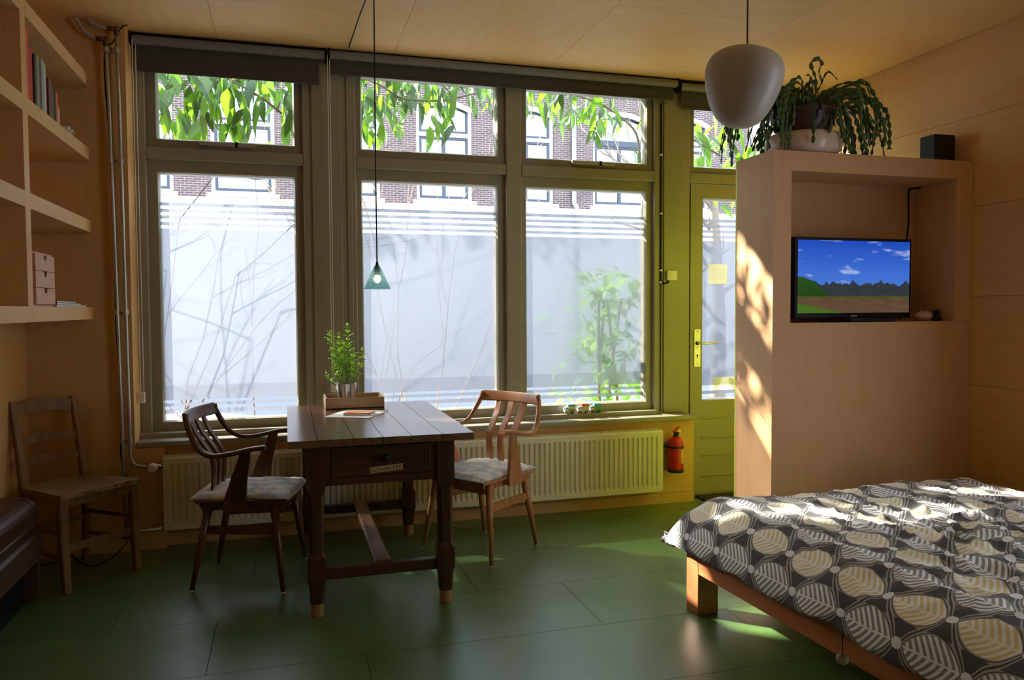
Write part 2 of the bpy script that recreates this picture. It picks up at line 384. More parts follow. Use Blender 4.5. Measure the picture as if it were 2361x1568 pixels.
def film_set(root, x0, x1, zb, zt):
    sheet(x0, x1, YG-.0055, .783, 1.765).build('frosted_film', 'film', root)
    for i in range(4):
        z = 1.765+.018+i*.037; sheet(x0, x1, YG-.0055, z, z+.019).build('film_stripe', 'film', root)
    for z0, z1 in ((.748, .766), (.705, .728)):
        sheet(x0, x1, YG-.0055, z0, z1).build('film_stripe', 'film', root)
M['stay'] = plain('grey stay metal', (.42, .39, .34), .4, .3)
def window(n, x0, x1, gx0, gx1, label, vent=None):
    r = st('window_%d' % n, label, 'window')
    ring(x0, x1, .612, 2.145, gx0-x0, x1-gx1, .057, .073, 4.768, 4.835).build('sash_frame', 'paint', r)
    ring(x0, x1, 2.212, 2.735, gx0-x0, x1-gx1, .055, .035, 4.758, 4.835).build('vent_sash', 'sash_paint', r)
    MB().box(gx0-.01, gx1+.01, YG-.004, YG+.004, .66, 2.08).build('pane', 'glass', r)
    MB().box(gx0-.01, gx1+.01, YG-.004, YG+.004, 2.26, 2.71).build('pane', 'glass', r)
    film_set(r, gx0, gx1, .668, 2.07)
    if vent:
        v = MB().box(vent, vent+.30, 4.735, 4.760, 2.232, 2.258).build('window_stay', 'stay', r, .004)
        MB().box(vent+.19, vent+.205, 4.731, 4.737, 2.230, 2.260).build('stay_catch', 'black', v)
    return r
window(1, -.73, .115, -.67, .06, 'tall window beside the heating pipes, partly covered by frosted film', -.45)
window(2, .42, 1.355, .46, 1.297, 'middle window behind the table with striped frosted film')
window(3, 1.455, 2.385, 1.50, 2.334, 'window above the toy trucks with a green bush behind its frosted film', 1.80)
w4 = st('window_4', 'small top light over the green door', 'window')
ring(2.65, 3.50, 2.215, 2.735, .05, .05, .05, .035, 4.758, 4.835).build('vent_sash', 'sash_paint', w4)
MB().box(2.69, 3.46, YG-.004, YG+.004, 2.255, 2.71).build('pane', 'glass', w4)

# door
d = st('door_1', 'grey green panelled door with frosted glass next to the extinguisher', 'door')
MB().box(2.655, 3.495, YF-.004, YF+.05, .02, .655).build('lower_leaf', 'paint', d)
for i, z in enumerate((.127, .272, .394, .53)):
    MB().prism([(YF-.004, z), (YF-.012, z+.004), (YF-.012, z+.012), (YF-.004, z+.016)], 'X', 2.74, 3.41).build('groove_bead', 'paint', d)
fr = ring(2.655, 3.495, .655, 2.14, .099, .099, .013, .104, YF-.004, YF+.05).build('door_frame', 'paint', d)
MB().box(2.745, 3.405, YF+.022, YF+.030, .66, 2.05).build('pane', 'glass', d)
for z0, z1 in [(.76, 1.757)]+[(1.757+.018+i*.037, 1.757+.037+i*.037) for i in range(4)]+[(.70, .722)]:
    sheet(2.756, 3.394, YF+.019, z0, z1).build('frosted_film' if z1-z0 > .2 else 'film_stripe', 'film', d)
hp = MB().prism([(x+2.705, z+1.022) for x, z in rrect(.046, .256, .004, 2)], 'Y', YF-.012, YF-.004).build('handle_plate', 'alu', d)
MB().tube([(2.705, YF-.008, 1.055), (2.705, YF-.05, 1.055), (2.715, YF-.058, 1.055), (2.835, YF-.058, 1.057)], [.009, .009, .009, .0085], 10).build('lever', 'alu', hp, smooth=True)
MB().lathe([(.0001, -.004), (.013, -.004), (.013, .004), (.0001, .004)], (2.705, YF-.016, 1.055), 14, 'Y').build('lever_rose', 'black', hp)
MB().lathe([(.0001, -.001), (.0065, -.001), (.0065, .001), (.0001, .001)], (2.705, YF-.0128, .972), 12, 'Y').box(2.702, 2.708, YF-.0135, YF-.0125, .952, .970).build('keyhole', 'black', hp)
for z in (1.135, 1.028, .912):
    MB().lathe([(.0001, -.001), (.004, -.001), (.004, .001), (.0001, .001)], (2.705, YF-.0128, z), 8, 'Y').build('screw', 'black', hp)
MB().box(2.655, 3.495, YF-.02, YO, 0, .018).build('threshold', 'sash_paint', d)
tag(MB().box(2.68, 3.45, 4.16, 4.70, .0005, .014).build('door_mat', plain('dark coir', (0.035, 0.035, 0.025), .95, var=.5), None, .004), 'dark door mat on the floor before the green door', 'mat')

# roller blinds
def blind(x0, x1, fx0, fx1, zr, zb, label, chains=()):
    t = thing('roller_blind', label, 'blind', ((x0+x1)/2, 4.66, zb), group='roller blinds above the windows')
    MB().lathe([(.0001, x0), (.0255, x0), (.0255, x1), (.0001, x1)], (0, 4.662, zr), 20, 'X').build('roller', 'blind_tube', t, smooth=True, auto=40)
    MB().box(fx0, fx1, 4.6855, 4.6875, zb+.012, zr).build('fabric', 'blind', t)
    MB().box(fx0, fx1, 4.681, 4.692, zb, zb+.018).build('bottom_bar', 'blind', t, .003)
    for x in (x0-.008, x1+.001):
        MB().box(x, x+.007, 4.64, YF-.002, zr-.028, zr+.036).build('bracket', 'black', t)
    MB().box(x0, x1, 4.655, YF-.002, zr+.029, min(ZC-.002, zr+.038)).build('shadow_gap_strip', 'black', t)  # black strip standing in for the shadow gap above the roller
    for cx, cy, z1, end in chains:
        c = MB().tube([(cx, cy, zr), (cx, cy, z1)], .0022, 5).tube([(cx+.013, cy+.016, zr), (cx+.013, cy+.016, z1)], .0022, 5).build('pull_chain', 'white_plastic', t)
        if end: MB().box(cx-.008, cx+.020, cy-.006, cy+.022, z1-.05, z1+.01).build('chain_holder', 'white_plastic', c, .004)
blind(-.772, .240, -.757, .212, 2.770, 2.606, 'short charcoal roller blind over the window by the heating pipes', ((-.770, 4.640, .84, True),))
blind(.272, 2.508, .280, 2.498, 2.778, 2.672, 'long charcoal roller blind spanning two windows behind the cone lamp', ((.258, 4.652, .86, True),))
blind(2.536, 3.50, 2.556, 3.48, 2.762, 2.622, 'charcoal roller blind over the top light of the door')
# ------------------------------------------------------------------ partition with TV niche
BX0, BX1, BY0, BY1, BZ = 2.41, 3.698, 3.45, 3.80, 2.105
NX0, NX1, NZ0, NZ1, NY = 2.517, 3.584, 1.216, 2.003, 3.757
pt = thing('partition_cabinet', 'pale plywood partition with a television niche at the end of the bed', 'partition', (3.05, 3.62, 0))
MB().box(BX0, NX0, BY0, BY1-.014, 1.2165, 2.0025).build('stile', 'ply_box', pt)
MB().box(NX1, BX1, BY0, BY1-.014, 1.2165, 2.0025).build('stile', 'ply_box', pt)
MB().box(BX0, BX1, BY0, BY1-.014, 2.003, BZ).build('top_beam', 'ply_box', pt)
MB().box(BX0, BX1, BY0, BY1-.014, 0, NZ0).build('lower_panel', 'ply_box', pt)
MB().box(NX0+.0005, NX1-.0005, NY, BY1-.014, NZ0+.0005, 2.0025).build('niche_back', 'ply_box', pt)
MB().box(BX0+.002, BX1, BY1-.013, BY1, 0, BZ-.002).build('back_reflector', 'yellow_bounce', pt)  # unseen board added to throw yellow-green bounce light at the door

# TV
tv = thing('television', 'flat black television showing a cartoon landscape inside the plywood niche', 'television', (3.0, 3.60, NZ0))
MB().box(2.622, 3.390, 3.560, 3.605, 1.236, 1.676).build('casing', 'black', tv, .005)
MB().box(2.85, 3.15, 3.53, 3.66, NZ0+.001, 1.222).build('stand_base', 'black', tv, .003)
MB().box(2.96, 3.04, 3.575, 3.60, 1.218, 1.245).build('stand_neck', 'black', tv)
def _tv():
    t = NT('tv picture'); tc = t.n('ShaderNodeTexCoord'); sp = t.n('ShaderNodeSeparateXYZ'); t.put(sp.inputs[0], tc.outputs['Generated'])
    u, v = sp.outputs[0], sp.outputs[2]
    cb = t.n('ShaderNodeCombineXYZ'); t.put(cb.inputs[0], t.math('MULTIPLY', u, 3.2)); t.put(cb.inputs[1], t.math('MULTIPLY', v, 5.5))
    cn = t.noise(cb.outputs[0], 1.0, 3, .5)
    sky = t.mix(v, (0.10, 0.28, 0.85), (0.012, 0.075, 0.55))
    sky = t.mix(t.ramp(cn, [(.58, (0, 0, 0)), (.66, (.75, .75, .75))]), sky, (0.45, 0.56, 0.85))
    c1 = t.n('ShaderNodeCombineXYZ'); t.put(c1.inputs[0], t.math('MULTIPLY', u, 9.0))
    hn = t.noise(c1.outputs[0], 1.3, 4, .65)
    hh = t.math('ADD', .23, t.math('MULTIPLY', hn, .36))
    rocks = t.mix(t.noise(cb.outputs[0], 5, 3), (0.012, 0.022, 0.020), (0.055, 0.065, 0.075))
    pic = t.mix(t.math('LESS_THAN', v, hh), sky, rocks)
    mound = t.math('SUBTRACT', .50, t.math('MULTIPLY', t.math('POWER', u, 2.0), 4.2))
    pic = t.mix(t.math('LESS_THAN', v, mound), pic, t.mix(v, (0.010, 0.035, 0.006), (0.03, 0.13, 0.012)))
    dirt = t.mix(t.noise(cb.outputs[0], 3, 3), (0.075, 0.040, 0.022), (0.17, 0.10, 0.055))
    pic = t.mix(t.math('LESS_THAN', v, .235), pic, (0.04, 0.10, 0.012))
    pic = t.mix(t.math('LESS_THAN', v, .215), pic, dirt)
    g2 = t.math('ADD', t.math('MULTIPLY', t.math('SUBTRACT', .30, u), .35), t.math('MULTIPLY', hn, .06))
    pic = t.mix(t.math('LESS_THAN', v, g2), pic, (0.07, 0.16, 0.015))
    e = t.n('ShaderNodeEmission'); t.put(e.inputs[0], pic); e.inputs[1].default_value = .17
    g = t.n('ShaderNodeBsdfGlossy'); g.inputs[0].default_value = (.02, .02, .02, 1); g.inputs[1].default_value = .2
    ad = t.n('ShaderNodeAddShader'); t.t.links.new(e.outputs[0], ad.inputs[0]); t.t.links.new(g.outputs[0], ad.inputs[1])
    return t.done(ad.outputs[0])
MB().box(2.642, 3.373, 3.5575, 3.560, 1.266, 1.660).build('screen', _tv(), tv)
MB().box(2.985, 3.025, 3.558, 3.560, 1.246, 1.251).build('maker_badge', 'alu', tv)
tag(MB().tube(spline([(3.585, 3.70, 1.992), (3.548, 3.745, 1.988), (3.54, 3.748, 1.95), (3.545, 3.75, 1.80), (3.52, 3.75, 1.62), (3.47, 3.74, 1.45), (3.50, 3.73, 1.32), (3.46, 3.72, 1.222)], 6), .004, 6).build('television_cable', 'black', None, smooth=True),
    'thin black cable running down the corner of the television niche', 'cable')
tag(MB().box(2.90, 3.20, 3.465, 3.525, NZ0+.0005, NZ0+.022).build('media_box', 'black', None, .004), 'flat black media box in front of the television', 'media box')
sh = thing('seashell', 'spiky pale seashell beside the television', 'shell', (3.47, 3.55, NZ0))
m = MB(); prof = []
for i in range(13):
    t_ = i/12; prof.append((.038*math.sin(math.pi*min(1, t_*1.05))**.8+.0005, -.055+.12*t_))
m.lathe(prof, (0, 0, 0), 16, 'X'); m.v = [(x, y, z*.75+.029+.004*math.sin(9*x*30)) for x, y, z in m.v]; m.build('body_whorl', M['ceramic'], sh, smooth=True, local=True)
m = MB()
for i in range(9):
    a = i*.7; c = Vector((-.03+.009*i, .028*math.cos(a), .03+.022*math.sin(a))); dd = Vector((.1*(i-4), math.cos(a), math.sin(a)+.5)).normalized()
    m.tube([c-dd*.008, c+dd*.024], [.009, .0006], 6)
m.build('spine', M['ceramic'], sh, local=True)
bp = thing('black_figurine', 'small black figurine leaning by the seashell', 'figurine', (3.553, 3.545, NZ0))
m = MB(); m.lathe([(.0003, 0), (.022, 0), (.024, .012), (.016, .028), (.012, .036), (.017, .046), (.013, .058), (.0004, .064)], (0, 0, 0), 12); m.build('body', 'rubber', bp, smooth=True, local=True)
m = MB()
for i in range(12):
    a = i*.52; m.tube([(0, 0, .05), (.028*math.cos(a), .020*math.sin(a), .056+.014*math.sin(i*2.3))], [.006, .001], 5)
m.build('tuft', 'rubber', bp, local=True)

# speaker on top of partition
sp = thing('loudspeaker', 'small black box speaker standing on the partition by the wall', 'speaker', (3.60, 3.60, BZ))
m = MB().box(-.076, .066, -.055, .055, 0, .165); m.build('cabinet', 'black', sp, .006, local=True)
MB().box(-.070, .060, -.058, -.0545, .006, .159).build('grille', 'rubber', sp, local=True)
MB().tube(spline([(.060, 0, .022), (.075, -.005, .022), (.080, -.005, .012)], 5), .005, 6).build('plug_lead', 'black', sp, local=True)

# holiday cactus in dark pot, white dish
PC = Vector((2.715, 3.625, BZ))
dish = thing('plant_dish', 'pale glazed dish under the dark pot of the trailing cactus', 'dish', PC)
MB().lathe([(.0005, .001), (.12, .001), (.17, .006), (.196, .03), (.200, .07), (.198, .102), (.186, .118), (.178, .121), (.172, .114), (.178, .085), (.150, .03), (.0005, .022)], (0, 0, 0), 36).build('bowl', 'ceramic', dish, smooth=True, local=True)
cp = thing('potted_cactus', 'trailing green segmented cactus in a dark pot on the partition', 'plant', PC+Vector((.0, 0, .032)))
MB().lathe([(.0005, 0), (.115, 0), (.165, .19), (.172, .19), (.174, .215), (.166, .215), (.160, .19), (.0005, .18)], (0, 0, 0), 32).build('pot', 'terracotta', cp, smooth=True, local=True, auto=40)
MB().lathe([(.0005, .192), (.12, .190), (.158, .186)], (0, 0, 0), 24).build('soil', 'soil', cp, local=True)
def strand(path, w=.013, name='cactus_stem'):
    """chain of flat leaf-like segments along a path"""
    m = MB(); L = [0]
    for a, b in zip(path, path[1:]): L.append(L[-1]+(b-a).length)
    def at(s):
        s = max(0, min(L[-1], s))
        for i in range(len(L)-1):
            if s <= L[i+1]+1e-9:
                return path[i].lerp(path[i+1], (s-L[i])/max(1e-6, L[i+1]-L[i]))
        return path[-1]
    s0 = 0; up = Vector((random.uniform(-1, 1), random.uniform(-1, 1), random.uniform(-.4, .4)))
    while s0 < L[-1]-.012:
        ln = random.uniform(.038, .060); ww = w*random.uniform(.75, 1.2)
        pts = [at(s0+ln*k/5) for k in range(6)]
        sc = [(ww*q, ww*.30*max(.35, q)) for q in (.28, .78, 1.0, .92, .6, .22)]
        m.sweep(pts, [(1, 0), (.5, .9), (-.5, .9), (-1, 0), (-.5, -.9), (.5, -.9)], up, scales=sc); s0 += ln*.96
    return m.build(name, 'cactus', cp, smooth=True, local=True)
rs = random.Random(11)
def arc(a, r0, rise, reach, drop, wob=.03):
    dx, dy = math.cos(a), math.sin(a); j = lambda: rs.uniform(-wob, wob)
    return spline([(dx*r0, dy*r0, .185), (dx*(r0+reach*.25)+j(), dy*(r0+reach*.25)+j(), .20+rise*.8), (dx*(r0+reach*.62)+j(), dy*(r0+reach*.62)+j(), .19+rise),
                   (dx*(r0+reach*.92)+j(), dy*(r0+reach*.92)+j(), .16+rise-drop*.45), (dx*(r0+reach)+j(), dy*(r0+reach)+j(), .14+rise-drop)], 6)
for i in range(74):          # hanging to both sides
    side = rs.choice((0, 0, math.pi, math.pi))
    a = side+rs.gauss(0, .62)
    reach = rs.uniform(.10, .46) if abs(math.sin(a)) < .8 else rs.uniform(.05, .2)
    pth = arc(a, rs.uniform(.03, .12), rs.uniform(.04, .15), reach, rs.uniform(.12, .34))
    pth = [Vector((q.x, max(-.22, min(.24, q.y)), max(q.z, .115 if math.hypot(q.x, q.y) < .21 else (-.020 if q.x > -.33 else -.16)))) for q in pth]
    strand(pth)
for a, reach, rise in ((.05, .30, .16), (-.35, .36, .10), (2.9, .16, .16), (.6, .22, .12), (3.3, .30, .13)):
    strand(arc(a, .06, rise, reach, .05), .012)
up1 = spline([(.02, 0, .18), (.05, -.01, .28), (.09, -.02, .36), (.12, -.02, .42), (.15, -.02, .44), (.19, -.03, .40)], 6); strand(up1)
strand(spline([(.07, -.015, .32), (.06, -.02, .40), (.03, -.02, .47), (.06, -.03, .50), (.10, -.03, .47)], 6))
strand(spline([(.10, -.02, .38), (.09, -.01, .44), (.10, -.02, .49), (.07, -.03, .51)], 6))
strand(spline([(.05, 0, .28), (.02, -.02, .34), (.03, -.02, .40), (.0, -.03, .41)], 6))
strand(spline([(-.04, 0, .18), (-.05, -.01, .26), (-.10, -.02, .30), (-.12, -.02, .35)], 6))
strand(spline([(.10, 0, .18), (.20, -.02, .30), (.28, -.03, .33), (.36, -.04, .33)], 6))
strand(spline([(0, -.05, .18), (.02, -.15, .22), (.03, -.19, .14), (.0, -.21, .06)], 6)); strand(spline([(.03, -.05, .18), (.06, -.16, .21), (.08, -.2, .12), (.09, -.21, .04)], 6))
# ------------------------------------------------------------------ bookcase on the left wall
SX = -.957
bc = thing('wall_bookcase', 'thick plywood bookcase with rounded shelf ends on the left wall', 'bookcase', (-1.12, 3.4, 1.255))
def shelf_poly(y0, y1, r=.085):
    p = [(XL+.001, y0), (SX, y0), (SX, y1-r)]
    p += [(SX-r+r*math.cos(R(a)), y1-r+r*math.sin(R(a))) for a in range(10, 91, 10)]
    return p+[(XL+.001, y1)]
for zt in (2.515, 2.135, 1.765, 1.318):
    MB().prism(shelf_poly(3.478, YP-.001), 'Z', zt-.062, zt).build('shelf', 'ply_edge', bc)
    MB().box(XL+.001, SX, 1.9, 3.412, zt-.062, zt).build('shelf', 'ply_edge', bc)
for y in (3.413, 1.84):
    MB().box(XL+.001, SX+.0, y, y+.064, 1.256, ZC-.001).build('upright', M['ply_z'], bc)
MB().box(XL+.001, SX-.02, 1.9, 3.412, 2.515, 2.535).build('back_rail', 'ply_edge', bc)

cols = [((.45, .43, .40), 'grey'), ((.70, .66, .58), 'white'), ((.72, .10, .02), 'orange red'), ((.42, .015, .010), 'dark red'), ((.55, .05, .03), 'crimson'), ((.05, .05, .03), 'black'),
        ((.30, .26, .17), 'khaki'), ((.33, .36, .36), 'blue grey'), ((.62, .60, .54), 'off white'), ((.20, .10, .08), 'brown'), ((.17, .045, .045), 'maroon'), ((.60, .56, .45), 'cream'),
        ((.09, .10, .025), 'olive'), ((.10, .07, .05), 'dark brown'), ((.78, .13, .015), 'bright orange'), ((.55, .50, .44), 'pale beige')]
dims = [(.020, .32), (.014, .335), (.036, .325), (.038, .28), (.030, .275), (.020, .255), (.032, .262), (.030, .258), (.022, .250), (.018, .230), (.034, .205), (.018, .185), (.030, .19), (.016, .185), (.034, .180), (.018, .120)]
y = 3.560
for (c, nm), (tk, ht) in zip(cols, dims):
    tk *= 1.38
    b = thing('book', nm+' book standing upright on the top bookcase shelf', 'book', (SX-.03, y, 2.1355), group='upright books on the top bookcase shelf')
    x1 = -.012+random.uniform(-.012, .004)
    MB().box(x1-.20, x1, .0005, tk-.001, 0, ht).build('cover', plain('book '+nm, c, .55), b, .0025, local=True)
    MB().box(x1-.198, x1-.006, .003, tk-.0035, ht-.0005, ht+.0005).build('page_block', 'paper', b, local=True)
    y += tk+.0008
    if tk < .019: pass
YBK = y
z = 2.1358
for i, (c, nm, ht) in enumerate((((.60, .58, .54), 'white', .022), ((.62, .10, .03), 'orange', .016), ((.06, .11, .14), 'dark teal', .026), ((.28, .05, .05), 'wine red', .028), ((.06, .09, .16), 'navy blue', .022), ((.05, .04, .03), 'black', .012))):
    b = thing('flat_book', nm+' book lying in the small pile beside the upright books', 'book', (SX-.16, YBK+.070, z), group='lying books on the top bookcase shelf')
    MB().box(-.11, .09-.006*i, -.07+.004*i, .07-.010*i, 0, ht-.0006).build('cover', plain('flat book '+nm, c, .55), b, .002, local=True)
    MB().box(-.108, .0905-.006*i, -.068+.004*i, .068-.010*i, .003, ht-.004).build('page_block', 'paper', b, local=True)
    z += ht
for i, (yy, c, nm) in enumerate(((YBK+.150, (.66, .62, .55), 'white'), (YBK+.215, (.60, .50, .36), 'cream'))):
    t = thing('paper_roll', nm+' roll lying on the top bookcase shelf near the pile of books', 'paper roll', (SX-.12, yy, 2.1355), group='rolls on the bookcase')
    MB().lathe([(.022, -.08), (.034, -.08), (.034, .075), (.022, .075), (.022, -.08)], (0, 0, .0345), 20, 'X').build('roll', plain('roll '+nm, c, .6), t, smooth=True, local=True, auto=40)
    MB().lathe([(.0345, -.02), (.0349, -.02), (.0349, .02), (.0345, .02)], (0, 0, .0345), 20, 'X').build('band', 'hose', t, local=True)

ch = thing('mini_drawer_chest', 'small wooden chest of three notched drawers on the lowest bookcase shelf', 'drawer chest', (-1.10, 3.745, 1.3185))
CX = .118   # front face local x
MB().box(-.12, CX-.012, -.145, -.137, 0, .228).box(-.12, CX-.012, .137, .145, 0, .228).box(-.12, CX-.012, -.137, .137, 0, .008).box(-.12, CX-.012, -.137, .137, .220, .228).box(-.12, -.112, -.137, .137, .008, .220).build('case', 'chest', ch, local=True)
for i in range(3):
    z0 = .010+i*.0705; z1 = z0+.068
    notch = [(.022*math.cos(R(a)), z1+.0-.024*math.sin(R(a))*1.0) for a in range(0, 181, 20)]
    poly = [(-.1365, z0), (.1365, z0), (.1365, z1)]+notch+[(-.1365, z1)]
    dr = MB().prism(poly, 'X', CX-.012, CX).build('drawer', 'chest', ch, local=True)
    MB().box(-.11, CX-.03, -.134, .134, z0+.002, z0+.05).build('drawer_box', M['black'], dr, local=True)
z = 1.3185
for i, (c, nm) in enumerate((((.42, .40, .40), 'grey'), ((.10, .08, .06), 'brown'), ((.03, .025, .02), 'black'))):
    b = thing('magazine', nm+' magazine in the low stack beside the drawer chest', 'magazine', (-1.10, 4.14, z), rz=.03*(i-1), group='magazines on the bookcase')
    MB().box(-.12, .125-.01*i, -.235+.01*i, .235-.035*i, 0, .0085).build('cover', plain('magazine '+nm, c, .35), b, .001, local=True)
    MB().box(-.118, .1255-.01*i, -.232+.01*i, .232-.035*i, .0015, .007).build('page_block', 'paper', b, local=True)
    z += .0092
tag(MB().box(-1.10, -1.02, 3.482, 3.594, 1.3185, 1.60).build('carton', plain('red white carton', (.55, .12, .10), .5), None, .003), 'narrow red carton behind the drawer chest on the bookcase', 'carton')

# ------------------------------------------------------------------ heating pipes and radiator
hp_ = thing('pipe_run', 'pair of vertical heating pipes clamped to the plywood wall', 'pipe', (-.84, 4.50, 0))
PY = 4.505
MB().tube([(-.872, PY, 2.705), (-.868, PY, 2.55), (-.850, PY, 1.3), (-.842, PY, .60), (-.836, PY, .135)], .0085, 10).build('pipe', 'steel', hp_, smooth=True)
MB().tube([(-.836, PY, .14), (-.83, PY, .118), (-.81, PY, .112), (-.66, PY, .122)], .0085, 8).build('pipe', 'steel', hp_, smooth=True)
MB().tube([(-.820, PY, 2.76), (-.818, PY, 2.5), (-.810, PY, 1.3), (-.806, PY, .60)]+bez((-.806, PY, .56), (-.806, PY, .48), (-.79, PY, .462), (-.72, PY, .462), 8), .0085, 10).build('pipe', 'steel', hp_, smooth=True)
for z in (2.655, 2.082, 1.289, .603):
    xa = -.872+.030*(2.7-z)/2.1; xb = -.820+.014*(2.7-z)/2.1
    c = MB().box(xa-.004, xb+.004, PY-.004, PY+.004, z-.009, z+.009).build('clamp', 'steel', hp_, .002)
    for x in (xa, xb): MB().lathe([(.0145, -.012), (.0145, .012), (.0085, .012), (.0085, -.012), (.0145, -.012)], (x, PY, z), 14).build('clamp_collar', 'steel', c)
    MB().lathe([(.0001, -.002), (.006, -.002), (.006, .002), (.0001, .002)], ((xa+xb)/2, PY-.006, z), 10, 'Y').build('clamp_screw', 'copper', c)
    MB().tube([((xa+xb)/2, PY, z), ((xa+xb)/2, YP+.001, z)], .004, 6).build('clamp_stud', 'steel', c)
for x, z in ((-.872, 2.708), (-.820, 2.766)):
    e = MB().ball((x, PY, z), .015, 10, 6); e.tube([(x, PY, z-.03), (x, PY, z)], .0135, 8).tube([(x-.045, PY, z), (x, PY, z)], .0125, 8).build('elbow_fitting', 'copper', hp_, smooth=True)
MB().tube(bez((-.915, PY, 2.708), (-.955, PY, 2.712), (-.985, PY, 2.75), (-1.010, PY, 2.809), 10), .0105, 8).build('hose', 'hose', hp_, smooth=True)
MB().tube(bez((-.862, PY, 2.766), (-.90, PY, 2.768), (-.935, PY, 2.78), (-.955, PY, 2.809), 10), .0105, 8).build('hose', 'hose', hp_, smooth=True)
tag(MB().tube(spline([(-.772, 4.53, 2.80), (-.80, 4.515, 2.775), (-.84, 4.515, 2.70), (-.878, 4.52, 2.66), (-.885, 4.525, 2.50), (-.870, 4.525, 2.20), (-.868, 4.525, 2.0), (-.862, 4.525, 1.5), (-.862, 4.525, 1.2), (-.848, 4.525, .80), (-.856, 4.525, .55), (-.835, 4.52, .42), (-.815, 4.52, .30), (-.80, 4.46, .14), (-.84, 4.36, .06), (-.93, 4.33, .006), (-1.02, 4.36, .012), (-1.08, 4.40, .05), (-1.16, 4.44, .006), (-1.24, 4.40, .006)], 8), .0035, 6).build('black_cable', 'black', None, smooth=True),
    'black cable hanging along the heating pipes and down behind the rush chair', 'cable')

rad = thing('radiator', 'long cream ribbed panel radiator under the window sill', 'radiator', (.84, 4.55, .10))
RX0, RX1, RZ0, RZ1, RY = -.648, 2.333, .103, .503, 4.500
n = 88; p = (RX1-RX0-.06)/n; xs = [(RX0, 0)]
for i in range(n):
    x = RX0+.03+i*p; xs += [(x+.16*p, 0), (x+.30*p, .011), (x+.58*p, .011), (x+.72*p, 0)]
xs.append((RX1, 0)); rows = [(RZ0, 0, .012), (RZ0+.006, 0, 0), (RZ0+.040, 0, 0), (RZ0+.055, 1, 0), (RZ1-.050, 1, 0), (RZ1-.034, 0, 0), (RZ1-.006, 0, 0), (RZ1, 0, .012)]
m = MB(); k = len(xs)
m.add([(x, RY+d*f+e, z) for z, f, e in rows for x, d in xs], [(j*k+i, j*k+i+1, (j+1)*k+i+1, (j+1)*k+i) for j in range(len(rows)-1) for i in range(k-1)])
m.build('front_panel', 'radiator', rad, smooth=True, auto=30)
MB().box(RX0, RX1, RY+.05, RY+.085, RZ0+.01, RZ1-.005).build('back_panel', 'radiator', rad)
for x in (RX0, RX1-.008): MB().box(x, x+.008, RY+.004, RY+.092, RZ0+.012, RZ1).build('side_panel', 'radiator', rad, .003)
m = MB().box(RX0, RX1, RY+.006, RY+.014, RZ1-.004, RZ1+.004).box(RX0, RX1, RY+.082, RY+.092, RZ1-.004, RZ1+.004).box(RX0, RX1, RY+.046, RY+.052, RZ1-.004, RZ1+.003)
for i in range(150):
    x = RX0+.01+i*(RX1-RX0-.02)/149; m.box(x-.0045, x+.0045, RY+.014, RY+.082, RZ1-.003, RZ1+.002)
m.build('top_grille', 'radiator_white', rad)
vl = MB().lathe([(.0005, -.075), (.020, -.075), (.023, -.068), (.024, -.04), (.021, -.030), (.014, -.026), (.014, 0), (.0005, 0)], (-.690, 4.505, .463), 18, 'Y'); vl = vl.build('thermostat_head', 'white_plastic', rad, smooth=True, auto=40)
MB().tube([(-.725, 4.505, .462), (-.64, 4.515, .462)], .011, 8).build('valve_body', 'chrome', rad, smooth=True)

# ------------------------------------------------------------------ walnut cabinet in the corner, with rounded lid
cb = thing('walnut_cabinet', 'low dark walnut cabinet with rounded lid edge beside the rush chair', 'cabinet', (-1.18, 3.2, 0))
cx = -1.082; y0, y1 = 2.2, 3.90
prof = [(XL+.004, .345), (cx, .345), (cx, .40)]+[(cx-.07+.07*math.cos(R(a)), .40+.07*math.sin(R(a))) for a in range(15, 91, 15)]+[(XL+.004, .47)]
MB().prism(prof, 'Y', y0, y1-.047).build('lid', 'cab_wood', cb)
MB().prism(prof, 'Y', y1-.040, y1).build('lid_end', 'cab_wood', cb)
prof2 = [(x*.995-.0055 if x > XL+.01 else x, z-.003 if z > .36 else z) for x, z in prof]
MB().prism(prof2, 'Y', y1-.047, y1-.040).build('inlay_strip', 'black', cb)
MB().box(cx-.01, cx+.005, y0, y1-.047, .352, .357).build('lid_bead', 'chrome', cb)
MB().box(XL+.004, cx, y0, y1, .318, .345).build('neck', 'cab_wood', cb)
MB().prism([(XL+.004, .300), (cx+.016, .300), (cx+.018, .306), (cx+.006, .318), (XL+.004, .318)], 'Y', y0, y1+.010).build('moulding', 'cab_wood', cb)
MB().box(XL+.004, cx+.012, y0, y1+.006, .19, .300).build('body', 'cab_light', cb, .006)
foot = [(cx+.006, .19)]+[(cx+.006-.05*(1-math.cos(R(a)))*.9, .06-.06*math.sin(R(a))) for a in range(0, 91, 15)]+[(cx-.13, 0), (cx-.13, .19)]
MB().prism(foot, 'Y', y1-.05, y1-.004).build('foot', 'cab_light', cb)
MB().prism(foot, 'Y', y0+.02, y0+.06).build('foot', 'cab_light', cb)
MB().box(XL+.004, cx-.05, y0+.06, y1-.051, .0, .19).build('dark_void_fill', 'black', cb)  # solid black block standing in for the shaded void under the body

